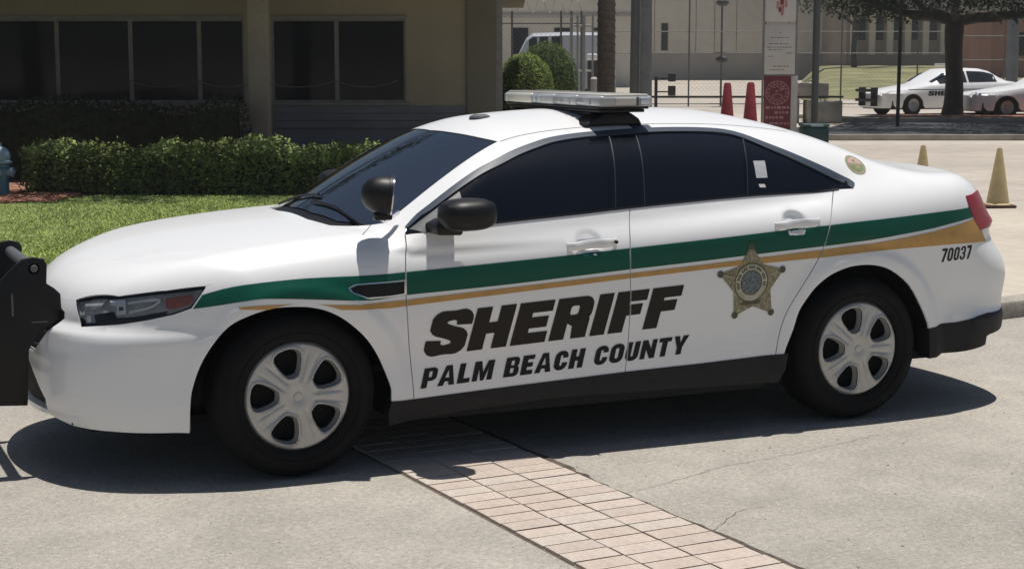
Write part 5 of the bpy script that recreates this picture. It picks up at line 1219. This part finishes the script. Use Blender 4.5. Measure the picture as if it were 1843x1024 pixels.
# ------------------------------------------------------------------ far buildings
pb_ = site('prison_building', 8.4, 138, 'long beige precast prison wall with narrow window behind the fence', 'building')
b = MB(); W_ = 20.0; b.box(0, W_, .1, 10, 0, 16); b.build('wall_mass', M['prison'], pb_)
b = MB(); b.box(-.02, W_, .0, .12, 0, 2.2); b.build('base_shade_strip', M['prisond'], pb_)  # dark strip paints the shade along the foot of the wall
xs_ = [0, 3.2, 6.6, 8.1, 9.9, 12.6, 14.2, 16.6, 20.0]
for i in range(len(xs_)-1):
    x0, x1 = xs_[i], xs_[i+1]; dpt = .08 if i % 2 else .0
    if i == 1:
        bb = MB(); xa, xb = 3.75, 4.35
        bb.box(x0+.03, xa, dpt-.12, .1, 2.22, 16); bb.box(xb, x1-.03, dpt-.12, .1, 2.22, 16); bb.box(xa, xb, dpt-.12, .1, 2.22, 2.35); bb.box(xa, xb, dpt-.12, .1, 4.6, 16)
        bb.build('wall_panel', M['prison'], pb_)
        w_ = rbox('window', xa, xb, .0, .06, 2.35, 4.6, M['frame'], pb_, 0); rbox('pane', xa+.05, xb-.05, -.02, -.002, 2.4, 3.85, M['pane'], w_, 0); rbox('pane', xa+.05, xb-.05, -.02, -.002, 3.95, 4.55, M['pane'], w_, 0)
    else: bb = MB(); bb.box(x0+.03, x1-.03, dpt-.12, .1, 2.22, 16); bb.build('wall_panel', M['prison'], pb_)
lw = site('prison_building', -4, 104, 'grey beige building wall seen above the white van', 'building')
b = MB(); b.box(0, 11.9, 0, 12, 0, 12); b.build('wall', M['prison'], lw)
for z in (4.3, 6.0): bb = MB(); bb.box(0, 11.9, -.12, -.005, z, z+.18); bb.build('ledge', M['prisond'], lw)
for x in (4.0, 6.6, 9.0): bb = MB(); bb.box(x, x+1.0, -.05, -.005, 2.0, 3.6); bb.build('window', M['pane'], lw)
rb = site('prison_building', 25.3, 128, 'taller brownish building with pilasters and shaded openings behind the tree', 'building')
b = MB(); b.box(0, 26, 0, 14, 0, 15); b.build('wall', M['brown'], rb)
rg = random.Random(31)
for i in range(9):
    x = .3+i*1.35; bb = MB(); bb.box(x, x+.45, -.5, -.005, 2.0, 14); bb.build('pilaster', M['prison'], rb)
    for z in (3.1, 6.2): bb = MB(); bb.box(x+.6, x+1.15, -.06, -.005, z, z+1.7); bb.build('window', M['pane'], rb)
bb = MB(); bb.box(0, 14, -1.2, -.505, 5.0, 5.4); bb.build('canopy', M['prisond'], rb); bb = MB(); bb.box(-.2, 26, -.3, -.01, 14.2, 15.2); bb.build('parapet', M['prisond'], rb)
rr3 = site('brick_building', 27.2, 96, 'low red brown block building at the right edge behind the parked cars', 'building')
b = MB(); b.box(0, 16, 0, 8, 0, 4.4); b.build('wall', M['redwall'], rr3); b = MB(); b.box(-.3, 16.3, -.3, 8, 4.4, 4.75); b.build('roof', M['kerb'], rr3)
for x in (1.0, 3.4, 5.8): bb = MB(); bb.box(x, x+1.1, -.05, -.005, 1.9, 3.2); bb.build('window', M['pane'], rr3)
# ------------------------------------------------------------------ trees
def tree(a, d, label, h_tr, r0, lobes, seed, nleaf, size=.13, group='trees in the parking yard', lean=0):
    root = site('shade_tree', a, d, label, 'tree', group); rg = random.Random(seed)
    b = MB(); b.tube([(lean*z*.1+.03*math.sin(z*2), .02*math.cos(z*3), z) for z in np.linspace(0, h_tr, 9)], [r0*1.35, r0*1.08, r0*1.0, r0*.97, r0*.95, r0*.95, r0*1.0, r0*1.05, r0*1.0], 14)
    tops = []
    for (lx, ly, lz, lr) in lobes[:6]:
        p0 = Vector((lean*h_tr*.1, 0, h_tr-.15)); p1 = Vector((lx, ly, lz)); mid = p0.lerp(p1, .5)+Vector((rg.uniform(-.2, .2), rg.uniform(-.2, .2), -.15)); b.tube([p0, p0.lerp(mid, .5)+Vector((0, 0, .05)), mid, p1], [r0*.62, r0*.5, r0*.36, r0*.14], 8)
    b.build('trunk', M['bark'], root, smooth=True)
    b = MB(); P = []
    tot = sum(l[3]**2 for l in lobes)
    for (lx, ly, lz, lr) in lobes:
        for k in range(int(nleaf*lr*lr/tot)):
            u = rg.random()**.45*lr; z = rg.uniform(-1, 1); t = rg.random()*6.283; q = math.sqrt(1-z*z); n_v = (q*math.cos(t), q*math.sin(t), z)
            if math.sin(n_v[0]*7+lx)+math.sin(n_v[1]*8+ly)+math.sin(z*6) < -.9: continue
            P.append(((lx+u*n_v[0], ly+u*n_v[1], lz+u*z*.7), (n_v[0]*.3, n_v[1]*.3, 1)))
    leaves(b, P, size, rg, 0, .55); b.build('crown', M['tree'], root)
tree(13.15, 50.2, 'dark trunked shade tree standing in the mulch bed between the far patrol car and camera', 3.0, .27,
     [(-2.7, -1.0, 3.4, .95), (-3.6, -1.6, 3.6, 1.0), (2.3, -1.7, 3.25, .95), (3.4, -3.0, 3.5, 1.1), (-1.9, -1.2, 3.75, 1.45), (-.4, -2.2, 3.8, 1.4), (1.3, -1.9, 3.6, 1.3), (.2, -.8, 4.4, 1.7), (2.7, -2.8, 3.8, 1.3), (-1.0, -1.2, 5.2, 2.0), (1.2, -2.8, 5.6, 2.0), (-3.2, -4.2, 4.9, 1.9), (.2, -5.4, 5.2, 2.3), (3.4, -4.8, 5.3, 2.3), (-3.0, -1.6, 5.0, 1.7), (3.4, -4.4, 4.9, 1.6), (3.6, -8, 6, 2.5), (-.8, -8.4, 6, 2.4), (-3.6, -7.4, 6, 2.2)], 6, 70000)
tree(12.0, 41.6, 'second shade tree whose crown spreads above the picture over the asphalt lane', 4.6, .01,
     [(0, 0, 6.6, 2.4), (3.4, .4, 6.9, 2.5), (6.6, 0, 6.9, 2.6), (-3.0, .3, 6.8, 2.3), (-5.2, .6, 6.9, 1.9), (9.6, .3, 7, 2.6)], 12, 22000, .16) if False else None
def crown_tree(a, d, lab, seed):
    tree(a, d, lab, 4.4, .2, [(-2.2, 0, 6.7, 2.3), (1.6, -1.2, 6.9, 2.5), (4.6, .5, 6.9, 2.4), (0, 1.8, 7.3, 2.3), (-4.2, .8, 6.8, 1.9)], seed, 30000, .19)
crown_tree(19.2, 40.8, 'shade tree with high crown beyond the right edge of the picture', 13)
# tree at the left whose crown shades the hedge
tree(-9.6, 22.4, 'shade tree standing beyond the left edge, its crown over the long hedge', 4.2, .2, [(1.6, .1, 6.6, 1.3), (3.6, .3, 6.8, 1.0), (5.2, 0, 6.9, 1.15), (7.6, .3, 7.0, 1.2), (9.3, .1, 7.0, .9), (0, 0, 7.2, 1.6), (-1.5, 0, 6.6, 1.5)], 15, 9000, .14, 'trees beside the office')
# tall trees far behind at the right
for (a, d, sc_, sd_, lab) in ((31, 86, 1.25, 41, 'dark bushy tree behind the right parked car'), (37, 80, 1.1, 42, 'dark tree at the far right edge behind the fence'), (23.5, 116, 1.3, 43, 'tree rising behind the grassy bank in the middle distance')):
    tree(a, d, lab, 3.2*sc_, .2, [(-2.2*sc_, 0, 5.0*sc_, 2.0*sc_), (0, -1, 6.0*sc_, 2.3*sc_), (2.0*sc_, .5, 5.2*sc_, 2.1*sc_), (.3, .3, 7.4*sc_, 1.9*sc_), (3.2*sc_, 0, 6.6*sc_, 1.7*sc_)], sd_, 9000, .26, 'trees beyond the fence')
# ------------------------------------------------------------------ parked vehicles
def vehicle(name, a, d, turn, stations, mat, label, cat, wins, wheels, rw=.32, width=.92, lamps=True, group=None):
    """stations: (x, belt z, top z, half width at belt, half width of roof). Front of the vehicle at x=0, rear towards +x."""
    root = site(name, a, d, label, cat, group, 0, turn)
    xs = np.array([s[0] for s in stations]); bz = cub(xs, [s[1] for s in stations]); tz = lambda x: np.interp(x, xs, [s[2] for s in stations]); wb = lambda x: np.interp(x, xs, [s[3] for s in stations]); rwf = lambda x: np.interp(x, xs, [s[4] for s in stations])
    L_ = xs[-1]; X = np.unique(np.r_[np.linspace(0, L_, 46), xs, [c+q*rw*1.18 for c in wheels for q in (-1, -.92, -.7, -.35, 0, .35, .7, .92, 1)]])
    secs = []
    for x in X:
        w = wb(x); B = float(bz(x)); Tz = max(float(tz(x)), B+.015); r = rwf(x); zb = .22
        for c in wheels:
            q = abs(x-c)/(rw*1.18)
            if q <= 1.0: zb = max(zb, .30+rw*1.12*math.sqrt(max(0, 1-q*q)))
        zs_ = [zb, max(zb+.01, .32), max(zb+.02, .50), max(zb+.03, .68), B-.06, B]
        ws_ = [w-.05, w-.01, w, w-.003, w-.03, w-.07]
        g = [(w-.07-(w-.07-r)*t, B+(Tz-B-.03)*t) for t in (.04, .5, .93)]
        pts = list(zip(ws_, zs_))+g+[(r*.80, Tz-.004), (r*.4, Tz+.008), (0, Tz+.012)]
        secs.append(pts)
    k = len(secs[0]); n = len(secs); b = MB()
    vs = [(X[i]-L_*0, -y, z) for i in range(n) for y, z in secs[i]]+[(X[i], y, z) for i in range(n) for y, z in secs[i]]
    fs = []; gl = {w_[0]: [] for w_ in wins}
    for i in range(n-1):
        xm = (X[i]+X[i+1])/2
        for j in range(k-1):
            f1 = (i*k+j, (i+1)*k+j, (i+1)*k+j+1, i*k+j+1); o_ = n*k; f2 = tuple(q+o_ for q in f1[::-1]); fs += [f1, f2]
    fs += [tuple(range(k))[::-1]+tuple(n*k+j for j in range(k)), tuple((n-1)*k+j for j in range(k))+tuple(n*k+(n-1)*k+j for j in range(k))[::-1]]
    b.add(vs, fs); body = b.build('body', mat, root, smooth=True, angle=40)
    for nm, x0, x1, lo, hi in wins:
        for s in (-1, 1):
            bb = MB(); m = 8; V_ = []
            for i in range(m+1):
                x = x0+(x1-x0)*i/m; w = wb(x)-.07; r = rwf(x); B = float(bz(x)); Tz = float(tz(x)); 
                if Tz-B < .12: Tz = B+.12
                for t in (lo, hi): V_.append((x, s*(w-(w-r)*t+.008), B+(Tz-B-.03)*t))
            bb.add(V_, [(2*i, 2*i+2, 2*i+3, 2*i+1) if s < 0 else (2*i+1, 2*i+3, 2*i+2, 2*i) for i in range(m)]); bb.build(nm, M['carglass'], root, smooth=True)
    for c in wheels:
        for s in (-1, 1):
            w_ = empty('wheel', (c, s*(width-.10), rw)); w_.parent = root
            Ry = Matrix.Rotation(math.radians(90*(-s if s < 0 else -1)), 4, 'X') if s < 0 else Matrix.Rotation(math.radians(-90), 4, 'X')
            bb = MB(); bb.lathe([(rw*.62, .085), (rw*.80, .10), (rw*.95, .085), (rw, .05), (rw, -.08), (rw*.6, -.1)], 24, Ry); bb.build('tyre', M['rubber'], w_, smooth=True)
            bb = MB(); bb.lathe([(0, .075), (rw*.18, .080), (rw*.25, .06), (rw*.5, .075), (rw*.63, .09), (rw*.64, .07)], 20, Ry); bb.build('rim', M['hub'], w_, smooth=True)
            bb = MB(); bb.lathe([(0, -.02), (rw*1.16, -.02)], 20, Ry); bb.build('wheel_well', M['matte'], w_)
    bb = MB(); bb.box(.25, L_-.25, -width+.12, width-.12, .18, .45); bb.build('underbody', M['matte'], root)
    return root, wb, bz
sedan = [(0, .62, .66, .62, .40), (.10, .70, .74, .74, .55), (.45, .76, .80, .86, .60), (1.0, .82, .88, .91, .62), (1.55, .90, .96, .92, .62), (1.75, .93, 1.02, .92, .60), (2.15, .95, 1.25, .92, .58), (2.55, .96, 1.42, .92, .60), (3.1, .97, 1.46, .92, .60), (3.7, .98, 1.44, .92, .58), (4.1, .99, 1.36, .92, .56), (4.45, 1.0, 1.18, .92, .58), (4.75, 1.0, 1.06, .91, .60), (5.1, .97, 1.02, .88, .60), (5.32, .88, .95, .80, .55), (5.38, .70, .80, .74, .5)]
pc, wb_, bz_ = vehicle('patrol_car', 11.30, 53.0, math.radians(22), sedan, M['carwhite'], 'white patrol car with black push bumper parked behind the shade tree', 'police car', [('front_side_window', 1.98, 3.02, .10, .86), ('rear_side_window', 3.10, 4.18, .10, .86)], (.98, 3.90), group='white cars in the yard')
b = MB()
for y in (-.33, .33): b.box(-.22, .02, y-.03, y+.03, .28, .86)
for z in (.42, .72): b.box(-.22, -.16, -.55, .55, z, z+.09)
b.build('push_bumper', M['black'], pc, bevel=.01)
rbox('windscreen', 0, .02, -.66, .66, 0, .55, M['carglass'], pc, 0, Matrix.Translation((1.80, 0, 1.04)) @ Matrix.Rotation(math.radians(62), 4, 'Y'))
rbox('light_bar', 2.75, 3.0, -.55, .55, 1.50, 1.60, M['ledbar'], pc, .02)
bb = MB(); bb.box(.75, 5.1, -.929, -.926, .78, .805); bb.build('side_stripe', M['green'], pc)
def flattext(nm, text, widths, stem, x0, z0, w, h, y, m, par):
    ops_, u1_ = line_ops(text, widths, stem, .1); bb = MB()
    for g in ops_:
        q, tri = tess([(s, np.array([(x0+u*w/u1_+v*h*.15, z0+v*h) for u, v in p])) for s, p in g], .2); tri = tri.copy()
        a3 = q[tri]; ar = (a3[:, 1, 0]-a3[:, 0, 0])*(a3[:, 2, 1]-a3[:, 0, 1])-(a3[:, 2, 0]-a3[:, 0, 0])*(a3[:, 1, 1]-a3[:, 0, 1]); tri[ar < 0] = tri[ar < 0][:, ::-1]
        bb.add([(p[0], y, p[1]) for p in q], tri.tolist())
    bb.build(nm, m, par)
flattext('sheriff_lettering', 'SHERIFF', {'*': .8, 'S': .9, 'H': .9}, .34, 1.50, .60, 1.35, .15, -.930, M['ink2'], pc)
flattext('county_lettering', 'PALM BEACH', {'*': .62, 'M': .9}, .22, 2.1, .47, .8, .07, -.930, M['ink2'], pc)
for s in (-1, 1): rbox('headlight', -.005, .12, s*.64-.14, s*.64+.14, .60, .70, M['lens'], pc, .01)
sc2, _, _ = vehicle('parked_sedan', 13.60, 50.6, math.radians(6), [(x, b_, t_, w, r) for x, b_, t_, w, r in sedan], M['carsilver'], 'silver white sedan parked at the right edge overlapping the far patrol car', 'car', [('front_side_window', 1.98, 3.02, .10, .86), ('rear_side_window', 3.10, 4.18, .10, .86)], (.98, 3.90), group='white cars in the yard')
van = [(x*.70, *q) for x, *q in [(0, .95, 1.1, .80, .70), (.12, 1.15, 1.3, .95, .8), (.7, 1.30, 1.46, 1.0, .85), (1.1, 1.40, 1.75, 1.0, .86), (1.6, 1.45, 2.45, 1.0, .86), (1.9, 1.45, 2.62, 1.0, .86), (3.5, 1.45, 2.66, 1.0, .86), (5.9, 1.45, 2.64, 1.0, .86), (6.0, 1.4, 2.4, .98, .8)]]
vn, _, _ = vehicle('white_van', -.62, 59, 0, van, M['vanpaint'], 'tall white van parked behind the fence and the round bushes', 'van', [('side_window', 1.20, 1.48, .55, .90), ('side_window', 1.56, 1.86, .55, .90), ('side_window', 1.98, 2.35, .55, .90)], (.80, 3.3), rw=.38, width=1.0)
kb = site('vehicle_stand_in', 2.50, 52, 'dark cabinet with a bright white lid between the gate posts and the palm trunk', 'cabinet')  # plain box added in place of a partly hidden vehicle
rbox('stand_in_body', -.17, .17, -.25, .25, 0, 1.70, M['gate'], kb, .02); rbox('stand_in_top', -.19, .19, -.28, .28, 1.703, 1.90, M['carwhite'], kb, .03)
# ------------------------------------------------------------------ thin summer haze over the whole place
hz = MB(); hz.box(-905, 905, -905, 905, -1.0, 19.0)
hm = bpy.data.materials.new('haze_air'); hm.use_nodes = True; hn = hm.node_tree; hn.nodes.clear()
ho = hn.nodes.new('ShaderNodeOutputMaterial'); hv = hn.nodes.new('ShaderNodeVolumePrincipled'); hv.inputs['Color'].default_value = (.92, .94, .97, 1); hv.inputs['Density'].default_value = .0007; hv.inputs['Anisotropy'].default_value = .3
hn.links.new(hv.outputs[0], ho.inputs['Volume'])
tag(hz.build('haze', hm), kind='stuff')
